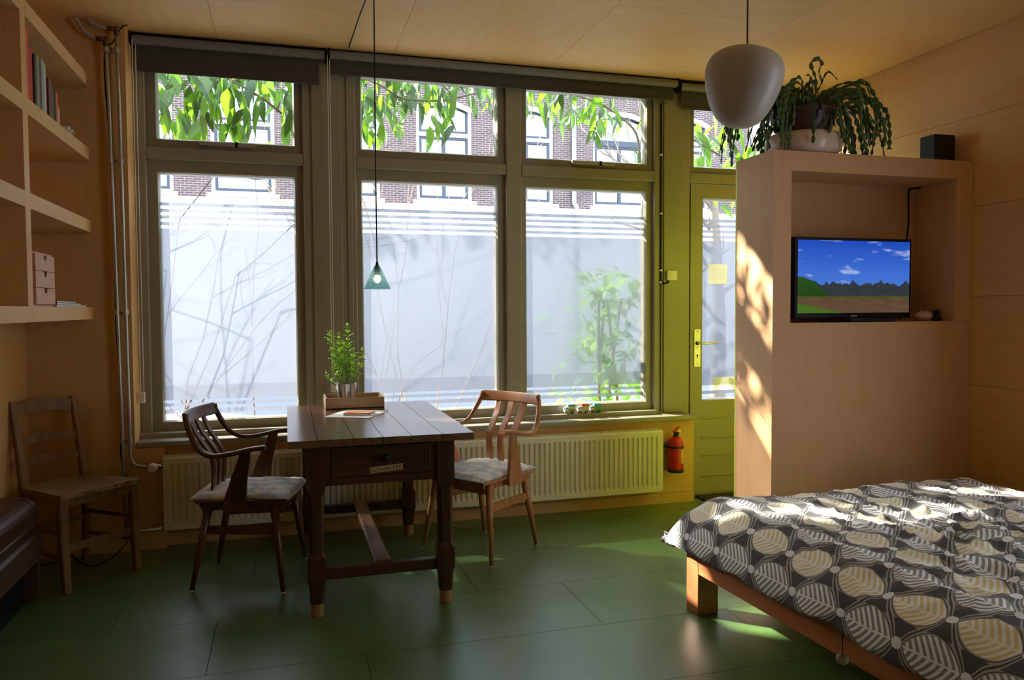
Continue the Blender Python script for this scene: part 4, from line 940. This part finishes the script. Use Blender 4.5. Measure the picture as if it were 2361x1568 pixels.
def make_duvet():
    HEM, TOP, RO, RI = .285, .460, .055, .16
    x0, x1, y0, y1 = -.005, BW+.02, -BLN-.05, .055
    NX, NY = 150, 190; vs = []; uv = []
    def prof(u, lo, hi, arc_):          # returns coord, rise 0..1
        L = (hi-lo-2*RI)+2*arc_; s_ = u*L
        if s_ < arc_: th = s_/arc_*math.pi/2; return lo+RI-(RI+RO)*math.cos(th)**1.15, math.sin(th), s_
        if s_ > L-arc_: th = (L-s_)/arc_*math.pi/2; return hi-RI+(RI+RO)*math.cos(th)**1.15, math.sin(th), s_
        return lo+RI+(s_-arc_), 1.0, s_
    for i in range(NX+1):
        for j in range(NY+1):
            x, rx, su = prof(i/NX, x0, x1, .34); y, ry, sv = prof(j/NY, y0, y1, .34)
            k = max(0., 1-((1-rx)**1.6+(1-ry)**1.6)**(1/1.6)); k = k if k > 0 else 0
            z = HEM+(TOP-HEM)*k
            p = Vector((x*1.0, y*1.0, 0))
            big = _n.noise(p*2.1+Vector((3.1, 0, 0)))*.026
            rid = (1-abs(_n.noise(Vector((x*5.2+.9*y, y*3.0, 2.0)))*1.8))
            rid2 = (1-abs(_n.noise(Vector((x*10.5-3*y, y*8.5, 7.0)))*2.0))
            amp = min(1, k*1.6)
            mid = math.exp(-((x-.75)/.5)**2-((y+.95)/.55)**2)
            z += amp*(big+max(0, rid)*.016+max(0, rid2)**2*(.008+.026*mid)+_n.noise(p*23)*.0025)
            if k < .5:
                z += (.5-k)*(.05*_n.noise(Vector((sv*3.3 if rx < ry else su*3.3, 5, 0)))+.02*_n.noise(Vector((sv*11, su*11, 1))))
                o = (.5-k)*.06*_n.noise(Vector((su*4, sv*4.5, 9)))
                if rx < .6: x += o if x < .5 else -o
                if ry < .6: y += o
            vs.append((x, y, z)); uv.append((su, sv))
    q = lambda i, j: i*(NY+1)+j
    fs = [(q(i, j), q(i+1, j), q(i+1, j+1), q(i, j+1)) for i in range(NX) for j in range(NY)]
    o = MB().add(vs, fs).build('duvet', 'duvet', None, smooth=True)
    ul = o.data.uv_layers.new(name='UVMap')
    for lp in o.data.loops: ul.data[lp.index].uv = uv[lp.vertex_index]
    s_ = o.modifiers.new('thickness', 'SOLIDIFY'); s_.thickness = .022; s_.offset = -1
    o.location = BL; o.rotation_euler = (0, 0, BA)
    tag(o, 'grey and yellow leaf print duvet spread over the bed', 'duvet')
make_duvet()
pc = thing('pull_cord', 'thin black cord with a clear glass ball hanging at the side of the bed', 'pull cord', (1.632, 1.965, .214))
MB().tube([(0, 0, .012), (.001, 0, .085), (.012, .0, .10), (.05, 0, .112)], .0016, 6).build('cord', 'black', pc, local=True)
def _gb():
    t = NT('clear glass ball'); g = t.n('ShaderNodeBsdfGlass'); g.inputs['IOR'].default_value = 1.45; g.inputs['Roughness'].default_value = .03
    p = t.pbsdf((.45, .42, .38), .2); mx = t.n('ShaderNodeMixShader'); mx.inputs[0].default_value = .35; t.t.links.new(g.outputs[0], mx.inputs[1]); t.t.links.new(p, mx.inputs[2]); return t.done(mx.outputs[0])
MB().ball((0, 0, 0), .0195, 20, 12, (1, 1, .95)).build('glass_ball', _gb(), pc, smooth=True, local=True)
MB().lathe([(.0004, .022), (.005, .021), (.005, .014), (.0004, .013)], (0, 0, 0), 10).build('cap', 'chrome', pc, local=True)
# ------------------------------------------------------------------ small things along the window wall
def truck(x, label, roof, side, low):
    t = thing('toy_truck', label, 'toy truck', (x, 4.722, .6125), group='toy trucks on the window ledge')
    W = .017
    wh = 'rubber'
    MB().prism([(-.034, .008), (.034, .008), (.034, .016), (-.034, .016)], 'Y', -W*.8, W*.8).build('chassis', low, t, local=True)
    cab = MB().prism([(-.036, .012), (-.012, .012), (-.012, .044), (-.030, .044), (-.036, .030)], 'Y', -W, W).build('cab', 'white_plastic', t, .0015, local=True)
    MB().add([(-.0365, -W*.85, .0305), (-.0365, W*.85, .0305), (-.0315, W*.85, .0425), (-.0315, -W*.85, .0425)], [(3, 2, 1, 0)]).build('windscreen', 'toy_blue', cab, local=True)
    MB().add([(-.030, -W-.0005, .029), (-.016, -W-.0005, .029), (-.016, -W-.0005, .041), (-.029, -W-.0005, .041)], [(0, 1, 2, 3)]).build('side_window', 'toy_grey', cab, local=True)
    b = MB().box(-.011, .036, -W-.001, W+.001, .014, .050).build('box_body', side, t, .001, local=True)
    MB().box(-.008, .033, -W-.0016, -W-.0008, .018, .030).build('side_print', low, b, local=True)
    MB().prism([(-.016, .047), (.037, .047), (.037, .056), (.030, .060), (-.008, .060), (-.016, .055)], 'Y', -W-.002, W+.002).build('roof', roof, t, .001, local=True)
    for wx in (-.022, .020):
        for s_ in (-1, 1):
            w = MB().lathe([(.0004, -.004), (.0085, -.004), (.0085, .004), (.0004, .004)], (wx, s_*(W-.002), .0086), 14, 'Y').build('wheel', wh, t, local=True)
            MB().lathe([(.0004, -.0045), (.004, -.0045), (.004, .0045), (.0004, .0045)], (wx, s_*(W-.002), .0086), 10, 'Y').build('hubcap', 'steel', w, local=True)
M['toy_blue'] = plain('toy blue', (.10, .42, .80), .3); M['toy_grey'] = plain('toy window grey', (.20, .24, .24), .3)
M['toy_teal'] = plain('toy teal roof', (.10, .45, .55), .35); M['toy_red'] = plain('toy red roof', (.75, .07, .04), .35); M['toy_cyan'] = plain('toy cyan', (.08, .42, .62), .35)
M['toy_cream'] = plain('toy cream', (.62, .62, .42), .4); M['toy_green'] = plain('toy green', (.13, .38, .08), .4); M['toy_dkgreen'] = plain('toy dark green', (.14, .22, .14), .4)
truck(1.770, 'toy truck with a pale blue roof and green window stripe on the ledge', 'toy_teal', 'toy_cream', 'toy_dkgreen')
truck(1.864, 'toy truck with a red roof between the two blue-roofed ones', 'toy_red', 'toy_cream', 'toy_cream')
truck(1.953, 'toy truck with a blue roof and bright green lower side on the ledge', 'toy_cyan', 'toy_green', 'toy_green')

fe = thing('fire_extinguisher', 'red fire extinguisher strapped to the yellow plywood by the door', 'extinguisher', (2.448, 4.545, .220))
MB().lathe([(.0005, .012), (.048, .012), (.0495, .020), (.0495, .188), (.046, .206), (.036, .222), (.024, .230), (.016, .234), (.0005, .236)], (0, 0, 0), 28).build('cylinder', 'red', fe, smooth=True, local=True, auto=50)
MB().lathe([(.0005, 0), (.050, 0), (.0525, .004), (.0525, .018), (.0495, .022)], (0, 0, 0), 28).build('base_ring', 'rubber', fe, smooth=True, local=True, auto=40)
MB().lathe([(.0500, .160), (.0520, .160), (.0520, .174), (.0500, .174)], (0, 0, 0), 28).box(-.095, -.03, .020, .030, .160, .174).build('strap', 'rubber', fe, local=True)
MB().box(-.02, .02, .046, .0605, .05, .20).build('wall_bracket', 'rubber', fe, local=True)
vl = MB().lathe([(.0005, .232), (.018, .232), (.016, .242), (.011, .250), (.011, .262), (.0005, .262)], (0, 0, 0), 16).box(-.012, .018, -.008, .008, .250, .264).build('valve', 'black', fe, .002, local=True)
MB().sweep([(-.018, 0, .266), (-.004, 0, .274), (.010, 0, .288), (.024, 0, .294)], rrect(.020, .012, .004), (0, 0, 1)).build('lever', 'red_plastic', vl, smooth=True, local=True, auto=50)
MB().lathe([(.0004, -.010), (.007, -.010), (.009, .0), (.007, .006), (.0004, .006)], (.022, -.006, .250), 12, 'Y').build('pressure_gauge', 'chrome', vl, smooth=True, local=True)
MB().sweep([(.012, 0, .262), (.026, 0, .272), (.034, 0, .262)], rect(.012, .004), (0, 0, 1)).build('carry_handle', 'chrome', vl, local=True)
lv = []; n = 10
for i in range(n+1):
    a = R(-75+82*i/n); lv += [(.0502*math.cos(a), .0502*math.sin(a), .060), (.0502*math.cos(a), .0502*math.sin(a), .152)]
def _lab():
    t = NT('extinguisher label'); tc = t.n('ShaderNodeTexCoord'); sp_ = t.n('ShaderNodeSeparateXYZ'); t.put(sp_.inputs[0], tc.outputs['Generated'])
    vo = t.n('ShaderNodeTexVoronoi', distance='CHEBYCHEV'); t.put(vo.inputs['Vector'], t.coord('Generated', (5, 5, 9))); vo.inputs['Scale'].default_value = 1
    return t.done(t.pbsdf(t.ramp(vo.outputs['Distance'], [(.30, (.55, .08, .03)), (.38, (.68, .52, .22))]), .4))
MB().add(lv, [(i*2, i*2+2, i*2+3, i*2+1) for i in range(n)]).build('label', _lab(), fe, local=True)

sw = thing('light_switch', 'small white surface switch on the post by the door', 'switch', (2.503, YF-.010, 1.482))
MB().box(-.037, .037, -.022, 0, 0, .066).build('housing', 'white_plastic', sw, .005, local=True)
MB().box(-.022, .018, -.027, -.020, .012, .054).build('rocker', 'white_plastic', sw, .004, local=True)
sc = thing('switch_cable', 'thick black cable clipped down the window post to the switch', 'cable', (2.430, YF-.008, 1.46))
MB().tube(spline([(2.430, YF-.008, 2.66), (2.430, YF-.008, 2.2), (2.430, YF-.008, 1.8), (2.430, YF-.008, 1.50), (2.436, YF-.012, 1.470), (2.456, YF-.018, 1.462), (2.478, YF-.020, 1.470), (2.485, YF-.020, 1.485)], 6), .0055, 8).build('lead', 'black', sc, smooth=True)
MB().tube([(2.430, YF-.008, 1.46), (2.430, YF-.008, .60)], .0035, 6).build('thin_lead', 'rubber', sc)
for z in (2.32, 1.93, 1.55, 1.47): MB().box(2.420, 2.437, YF-.016, YF-.001, z-.006, z+.006).build('clip', 'white_plastic', sc, .002)

def _note(name, base):
    t = NT(name); tc = t.n('ShaderNodeTexCoord'); sp_ = t.n('ShaderNodeSeparateXYZ'); t.put(sp_.inputs[0], tc.outputs['Generated'])
    r_ = t.math('FRACT', t.math('MULTIPLY', sp_.outputs[2], 9.0)); n = t.noise(t.coord('Generated', (40, 1, 9)), 1.0, 2)
    ink = t.math('MULTIPLY', t.math('MULTIPLY', t.math('LESS_THAN', r_, .30), t.math('GREATER_THAN', n, .50)), t.math('MULTIPLY', t.math('LESS_THAN', t.math('ABSOLUTE', t.math('SUBTRACT', sp_.outputs[0], .5)), .34), t.math('LESS_THAN', t.math('ABSOLUTE', t.math('SUBTRACT', sp_.outputs[2], .52)), .36)))
    p = t.pbsdf(t.mix(t.math('MULTIPLY', ink, .35), base, (.25, .24, .2)), .6); tl = t.n('ShaderNodeBsdfTranslucent'); tl.inputs[0].default_value = (*base, 1)
    mx = t.n('ShaderNodeMixShader'); mx.inputs[0].default_value = .5; t.t.links.new(p, mx.inputs[1]); t.t.links.new(tl.outputs[0], mx.inputs[2]); return t.done(mx.outputs[0])
tag(MB().box(2.805, 2.950, YF+.0155, YF+.0165, 1.462, 1.598).build('paper_notice', _note('pale note', (.93, .93, .84))), 'square pale notice stuck high on the frosted door glass', 'notice')
tag(MB().box(2.850, 3.05, YF+.0155, YF+.0165, .725, .815).build('paper_strip', _note('strip note', (.93, .93, .80))), 'wide pale paper strip stuck low on the frosted door glass', 'notice')
# ------------------------------------------------------------------ outside
tag(MB().box(-14, 22, YO, 15.98, -.30, -.14).build('ground', plain('pavement', (.17, .175, .20), .9, var=.35)), 'grey street pavement outside the windows', 'street', kind='structure')
FY = 16.0
def _brick():
    t = NT('brown brickwork'); b = t.n('ShaderNodeTexBrick'); t.put(b.inputs['Vector'], t.coord(rot=(R(90), 0, 0)))
    b.inputs['Color1'].default_value = (.150, .095, .092, 1); b.inputs['Color2'].default_value = (.105, .070, .070, 1); b.inputs['Mortar'].default_value = (.34, .31, .31, 1)
    b.inputs['Scale'].default_value = 1.0; b.inputs['Mortar Size'].default_value = .005; b.inputs['Brick Width'].default_value = .15; b.inputs['Row Height'].default_value = .044
    return t.done(t.pbsdf(b.outputs['Color'], .9, 0, .2, t.bump(b.outputs['Fac'], .4, .01)))
M['brick'] = _brick()
M['stone'] = plain('white painted stucco', (.80, .79, .77), .7, var=.03)
M['far_white'] = plain('white window joinery', (.80, .79, .80), .5, var=.03)
M['far_dark'] = plain('dark blue window sash', (.045, .055, .085), .4)
M['curtain'] = plain('pale curtain', (.60, .60, .60), .9, var=.12)
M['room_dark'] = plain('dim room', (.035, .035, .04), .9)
M['far_glass'] = _glass('far glass', .25, (.75, .78, .80))
hb = thing('brick_townhouse', 'brown brick townhouse with white stucco base across the street', 'building', (4, FY, -.14))
wins = [(-3.25, -2.0), (-1.33, -.15), (.70, 1.90), (2.65, 3.83), (4.45, 5.65), (6.57, 7.90), (8.25, 9.45), (10.5, 11.7)]
Z0, ZT, Z1 = 3.55, 4.93, 5.60
m = MB(); xs = [-6.0]+[v for q in wins for v in q]+[14.0]
for a, b in zip(xs[::2], xs[1::2]): m.box(a, b, FY, FY+.35, 3.42, 6.6)
for a, b in wins: m.box(a, b, FY, FY+.35, 3.42, Z0).box(a, b, FY, FY+.35, Z1, 6.6)
m.build('brick_wall', 'brick', hb)
MB().box(-6, 14, FY-.03, FY+.35, -.14, 3.40).build('stucco_base', 'stone', hb)
MB().prism([(FY-.03, 3.28), (FY-.14, 3.36), (FY-.14, 3.44), (FY-.05, 3.47), (FY-.0, 3.47), (FY, 3.28)], 'X', -6, 14).build('cornice', 'stone', hb)
for i, (a, b) in enumerate(wins):
    c_ = (a+b)/2; wd = b-a
    arch = [(a, Z1-.16)]+[(a+wd*k/8, Z1-.16+.16*math.sin(math.pi*k/8)) for k in range(1, 8)]+[(b, Z1-.16)]
    wn = ring(a, b, Z0, Z1, .07, .07, .06, .06, FY+.06, FY+.16).build('window_casing', 'far_white', hb)
    MB().prism(arch+[(b, Z1+.02), (a, Z1+.02)], 'Y', FY-.004, FY+.10).build('arch_infill', 'brick', wn)
    ar = [(p[0], p[1]) for p in arch]
    MB().sweep([(p[0], FY+.02, p[1]) for p in ar], rect(.10, .05), (0, 1, 0)).build('arch_trim', 'stone', wn)
    MB().box(a-.08, b+.08, FY-.10, FY+.06, Z0-.08, Z0).build('window_sill', 'stone', wn)
    MB().box(a+.07, b-.07, FY+.05, FY+.15, ZT-.04, ZT+.04).build('transom_bar', 'far_white' if i != 5 else 'far_dark', wn)
    for z0, z1, sp_ in ((Z0+.06, ZT-.04, True), (ZT+.04, Z1-.06, False)):
        s_ = ring(a+.07, b-.07, z0, z1, .055, .055, .055, .055, FY+.075, FY+.12).build('sash', 'far_dark', wn)
        MB().box(a+.12, b-.12, FY+.098, FY+.102, z0+.05, z1-.05).build('pane', 'far_glass', s_)
        if sp_ and i != 1: MB().box(c_-.035, c_+.035, FY+.076, FY+.11, z0+.05, z1-.05).build('meeting_bar', 'far_dark', s_)
    cu = MB()
    for x0, x1, z0 in ((a+.10, a+wd*.42, Z0+.1), (a+wd*.60, b-.10, Z0+.1)) if i not in (5,) else ((a+.1, a+.3, Z0+.1),):
        n = 14; vs = []
        for k in range(n+1):
            x = x0+(x1-x0)*k/n; y = FY+.24+.02*math.sin(k*1.7); vs += [(x, y, z0), (x, y, Z1-.1)]
        cu.add(vs, [(2*k, 2*k+2, 2*k+3, 2*k+1) for k in range(n)])
    cu.build('curtain', 'curtain', wn)
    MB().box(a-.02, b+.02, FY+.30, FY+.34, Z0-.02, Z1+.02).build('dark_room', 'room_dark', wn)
MB().tube([(6.10, FY-.06, 6.6), (6.10, FY-.06, 3.6), (6.14, FY-.10, 3.50), (6.14, FY-.17, 3.40), (6.14, FY-.17, -.13)], .05, 10).build('drainpipe', plain('zinc pipe', (.45, .47, .52), .5, .3), hb)
tl = thing('table_lamp', 'pale table lamp standing in a window of the brick townhouse', 'lamp', (-.50, FY+.19, Z0+.06))
MB().lathe([(.0005, 0), (.07, 0), (.09, .06), (.11, .14), (.08, .20), (.03, .24), (.0005, .25)], (0, 0, 0), 16).build('base', 'stone', tl, smooth=True, local=True)
MB().lathe([(.19, .26), (.11, .44), (.10, .44), (.18, .26)], (0, 0, 0), 20).build('shade', 'stone', tl, smooth=True, local=True)

# vine over the windows
def flat_leaf(name, mat, wr=.20, curl=.22, n=7):
    m = MB(); vs = []
    for i in range(n):
        t_ = i/(n-1); w = wr*math.sin(math.pi*min(1, t_**.75*.985+.012))**.9*(1-.15*t_)+.004; z = -curl*t_*t_
        vs += [(t_, -w, z+.06*w/wr*.6), (t_, 0, z), (t_, w, z+.06*w/wr*.6)]
    fs = []
    for i in range(n-1):
        o = i*3; fs += [(o, o+3, o+4, o+1), (o+1, o+4, o+5, o+2)]
    return m.add(vs, fs).mesh(name, mat, True)
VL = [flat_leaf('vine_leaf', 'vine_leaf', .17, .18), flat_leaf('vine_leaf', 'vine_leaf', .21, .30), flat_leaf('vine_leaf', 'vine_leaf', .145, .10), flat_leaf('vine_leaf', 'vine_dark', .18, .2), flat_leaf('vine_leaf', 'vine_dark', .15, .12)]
rv = random.Random(21)
vine = thing('climbing_vine', 'leafy vine with pointed bright green leaves hanging outside the top windows', 'vine', (1.0, 5.4, -.14))
V0 = Vector(vine.location)
def hang(n, x0, x1, zlow, zhigh, ln, y0=5.05, y1=5.6, pw=1.0):
    for k in range(n):
        x = rv.uniform(x0, x1); f = rv.random()**pw; z = zhigh-(zhigh-(zlow(x) if callable(zlow) else zlow))*f; L = ln*rv.uniform(.7, 1.2)
        pitch = rv.uniform(35, 88); inst('leaf', rv.choice(VL), vine, Vector((x, rv.uniform(y0, y1), z))-V0, (rv.uniform(-.7, .7), R(pitch), rv.uniform(0, 6.28)), (L, L, L))
hang(104, -.86, .14, 2.50, 2.86, .20); hang(14, -.55, .10, 2.44, 2.60, .17); hang(6, -.86, -.62, 2.45, 2.72, .2)
hang(34, .44, .78, 2.52, 2.92, .165); hang(34, .70, 1.42, 2.74, 2.92, .15); hang(15, .95, 1.14, 2.52, 2.80, .16)
hang(26, 1.62, 2.30, 2.74, 2.86, .15); hang(24, 2.0, 2.56, 2.60, 2.85, .16); hang(9, 2.36, 2.56, 2.36, 2.62, .14)
hang(30, 2.85, 3.55, 2.34, 2.80, .18)
for k, P in enumerate(([(-2.2, 5.7, 2.2), (-1.4, 5.5, 2.75), (-.6, 5.35, 2.86), (.4, 5.3, 2.84), (1.3, 5.35, 2.90), (2.4, 5.3, 2.88), (3.6, 5.4, 2.80)], [(.42, 5.25, 2.86), (.62, 5.2, 2.78), (.78, 5.2, 2.70), (1.05, 5.25, 2.72), (1.3, 5.3, 2.80)],
                       [(-.5, 5.3, 2.86), (-.3, 5.25, 2.75), (-.12, 5.2, 2.64), (.0, 5.2, 2.55)], [(1.9, 5.3, 2.86), (2.2, 5.25, 2.78), (2.45, 5.2, 2.60), (2.5, 5.2, 2.42)], [(2.7, 5.4, 2.85), (2.95, 5.3, 2.6), (3.2, 5.25, 2.45)])):
    MB().tube(spline(P, 5), .016 if k == 0 else .007, 6).build('vine_stem', 'twig_dark', vine, smooth=True)
MB().tube(spline([(-2.2, 5.7, 2.2), (-2.3, 5.72, 1.0), (-2.25, 5.7, -.14)], 5), .03, 8).build('vine_stem', 'twig_dark', vine, smooth=True)

def leaf_pile(name, mat, parent, n, box, ln, seed, wr=.18):
    """many leaves as one part: vine mass, and unseen leaves added to dim the sun"""
    rnd = random.Random(seed); m = MB()
    for k in range(n):
        L = ln*rnd.uniform(.7, 1.2); mt_ = Matrix.Translation((rnd.uniform(*box[0]), rnd.uniform(*box[1]), rnd.uniform(*box[2]))) @ Matrix.Rotation(rnd.uniform(0, 6.28), 4, 'Z') @ Matrix.Rotation(R(rnd.uniform(20, 85)), 4, 'Y') @ Matrix.Rotation(rnd.uniform(-.7, .7), 4, 'X')
        pts = [(0, 0, 0), (.3, -wr, .02), (.3, 0, -.02), (.3, wr, .02), (.7, -wr*.7, -.08), (.7, 0, -.11), (.7, wr*.7, -.08), (1, 0, -.2)]
        m.add([mt_ @ (Vector(p)*L) for p in pts], [(0, 1, 2), (0, 2, 3), (1, 4, 5, 2), (2, 5, 6, 3), (4, 7, 5), (5, 7, 6)])
    o = m.build(name, mat, parent, smooth=True); o['kind'] = 'stuff'; return o
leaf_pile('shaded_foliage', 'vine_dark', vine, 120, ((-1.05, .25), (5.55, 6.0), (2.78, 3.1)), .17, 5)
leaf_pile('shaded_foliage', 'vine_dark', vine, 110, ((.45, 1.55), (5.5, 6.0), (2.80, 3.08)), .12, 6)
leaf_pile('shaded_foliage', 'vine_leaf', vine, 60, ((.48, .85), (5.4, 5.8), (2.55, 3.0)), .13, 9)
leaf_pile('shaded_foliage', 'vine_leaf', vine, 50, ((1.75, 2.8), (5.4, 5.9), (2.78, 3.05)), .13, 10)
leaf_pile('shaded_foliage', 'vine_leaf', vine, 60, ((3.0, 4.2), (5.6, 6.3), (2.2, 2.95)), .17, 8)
leaf_pile('unseen_shading_foliage', 'vine_leaf', vine, 620, ((-3.2, 2.6), (5.15, 6.3), (3.02, 3.9)), .19, 77)  # out-of-view leaves added to break up sun on bed and partition

# bare shrubs
def grow(m, p, d, L, r, depth, rnd, spread=.55, ymin=-9):
    pts = [p]; q = Vector(p); dd = Vector(d)
    for k in range(4):
        dd = (dd+Vector((rnd.uniform(-.22, .22), rnd.uniform(-.15, .15), rnd.uniform(-.10, .16)))).normalized(); q = q+dd*L/4; q.y = max(q.y, ymin); pts.append(q.copy())
        if depth > 0 and k >= 1 and rnd.random() < .75:
            nd = (dd+Vector((rnd.uniform(-1, 1)*spread*1.6, rnd.uniform(-1, 1)*spread*.6, rnd.uniform(-.5, .6)*spread))).normalized()
            grow(m, q.copy(), nd, L*rnd.uniform(.45, .7), r*.6, depth-1, rnd, spread, ymin)
    m.tube(pts, [r*(1-.16*k) for k in range(5)], 5)
def shrub(label, loc, n, L, r, mat, seed, lean=(0, 0, 1), spread=.5, depth=3, yk=.4):
    t = thing('bare_shrub', label, 'shrub', loc); rnd = random.Random(seed)
    for k in range(n):
        m = MB(); d_ = Vector((lean[0]+rnd.uniform(-.5, .5), lean[1]+rnd.uniform(-.25, .25)*yk, lean[2])).normalized()
        grow(m, Vector((rnd.uniform(-.05, .05), rnd.uniform(-.04, .04), 0)), d_, L*rnd.uniform(.8, 1.1), r, depth, rnd, spread, 4.90-loc[1]); m.build('branch', mat, t, local=True)
shrub('dark bare twiggy shrub close outside the window by the heating pipes', (-1.0, 5.06, -.14), 5, 1.75, .009, 'twig_dark', 5, (.10, 0, 1), .95, 4, .05)
shrub('tan leafless shrub with upright twigs outside the middle window', (1.13, 6.6, -.14), 5, 2.35, .010, 'twig', 8, (0, 0, 1), .42, 2, 1)
shrub('thin leafless twig bush outside between the left windows', (-.20, 5.5, -.14), 2, 1.75, .005, 'twig_dark', 13, (-.25, 0, 1), .4, 1, .3)
shrub('short leafless twig clump low outside the middle window', (.45, 5.6, -.14), 2, 1.4, .006, 'twig_dark', 17, (.2, 0, 1), .5, 1, .3)
bu = thing('green_bush', 'dense green leafy bush pressed against the window above the toy trucks', 'bush', (2.27, 5.15, -.14))
BLF = [flat_leaf('bush_leaf', 'bush_leaf', .30, .2, 6), flat_leaf('bush_leaf', 'bush_leaf', .25, .1, 6)]
for k in range(4):
    MB().tube(spline([(rv.uniform(-.03, .03), rv.uniform(-.02, .02), 0), (rv.uniform(-.1, .05), rv.uniform(-.04, .04), .7), (rv.uniform(-.2, .12), rv.uniform(-.05, .05), 1.5)], 5), .010, 6).build('stem', 'twig_dark', bu, local=True)
for k in range(270):
    z = rv.uniform(.72, 1.72); wv = .12+.14*max(0, min(1, (z-.75)/.5)) if z > .95 else .26
    L = rv.uniform(.075, .125); inst('leaf', rv.choice(BLF), bu, (rv.gauss(-.03, wv*.62), rv.uniform(-.17, .16), z), (rv.uniform(-.6, .6), R(rv.uniform(-30, 70)), rv.uniform(0, 6.28)), (L, L, L))
gc = thing('low_hedge', 'low yellowish green hedge along the foot of the window by the door', 'hedge', (2.2, 5.6, -.14))
for k in range(150):
    L = rv.uniform(.08, .13); inst('leaf', rv.choice(BLF), gc, (rv.uniform(-.55, .75), rv.uniform(-.22, .22), rv.uniform(.30, .86)), (rv.uniform(-.6, .6), R(rv.uniform(-40, 60)), rv.uniform(0, 6.28)), (L, L, L))
MB().tube([(-.3, 0, 0), (-.3, 0, .6)], .012, 6).tube([(.3, 0, 0), (.3, 0, .6)], .012, 6).tube([(0, 0, 0), (0, .02, .6)], .012, 6).build('stem', 'twig_dark', gc, local=True)
tt = thing('street_tree', 'slim bare street tree seen through the door glass', 'tree', (5.45, 9.0, -.14))
m = MB(); rnd = random.Random(31)
MB().tube(spline([(0, 0, 0), (.02, 0, 1.2), (-.03, 0, 2.2), (-.10, 0, 3.2)], 6), [.11-.003*i for i in range(19)], 10).build('trunk', 'trunk', tt, smooth=True, local=True)
for k in range(7):
    m = MB(); grow(m, Vector((-.02, 0, 1.3+.27*k)), Vector((rnd.choice((-1, 1))*.8, rnd.uniform(-.3, .3), .75)).normalized(), 1.3, .035, 3, rnd, .6); m.build('branch', 'trunk', tt, local=True)
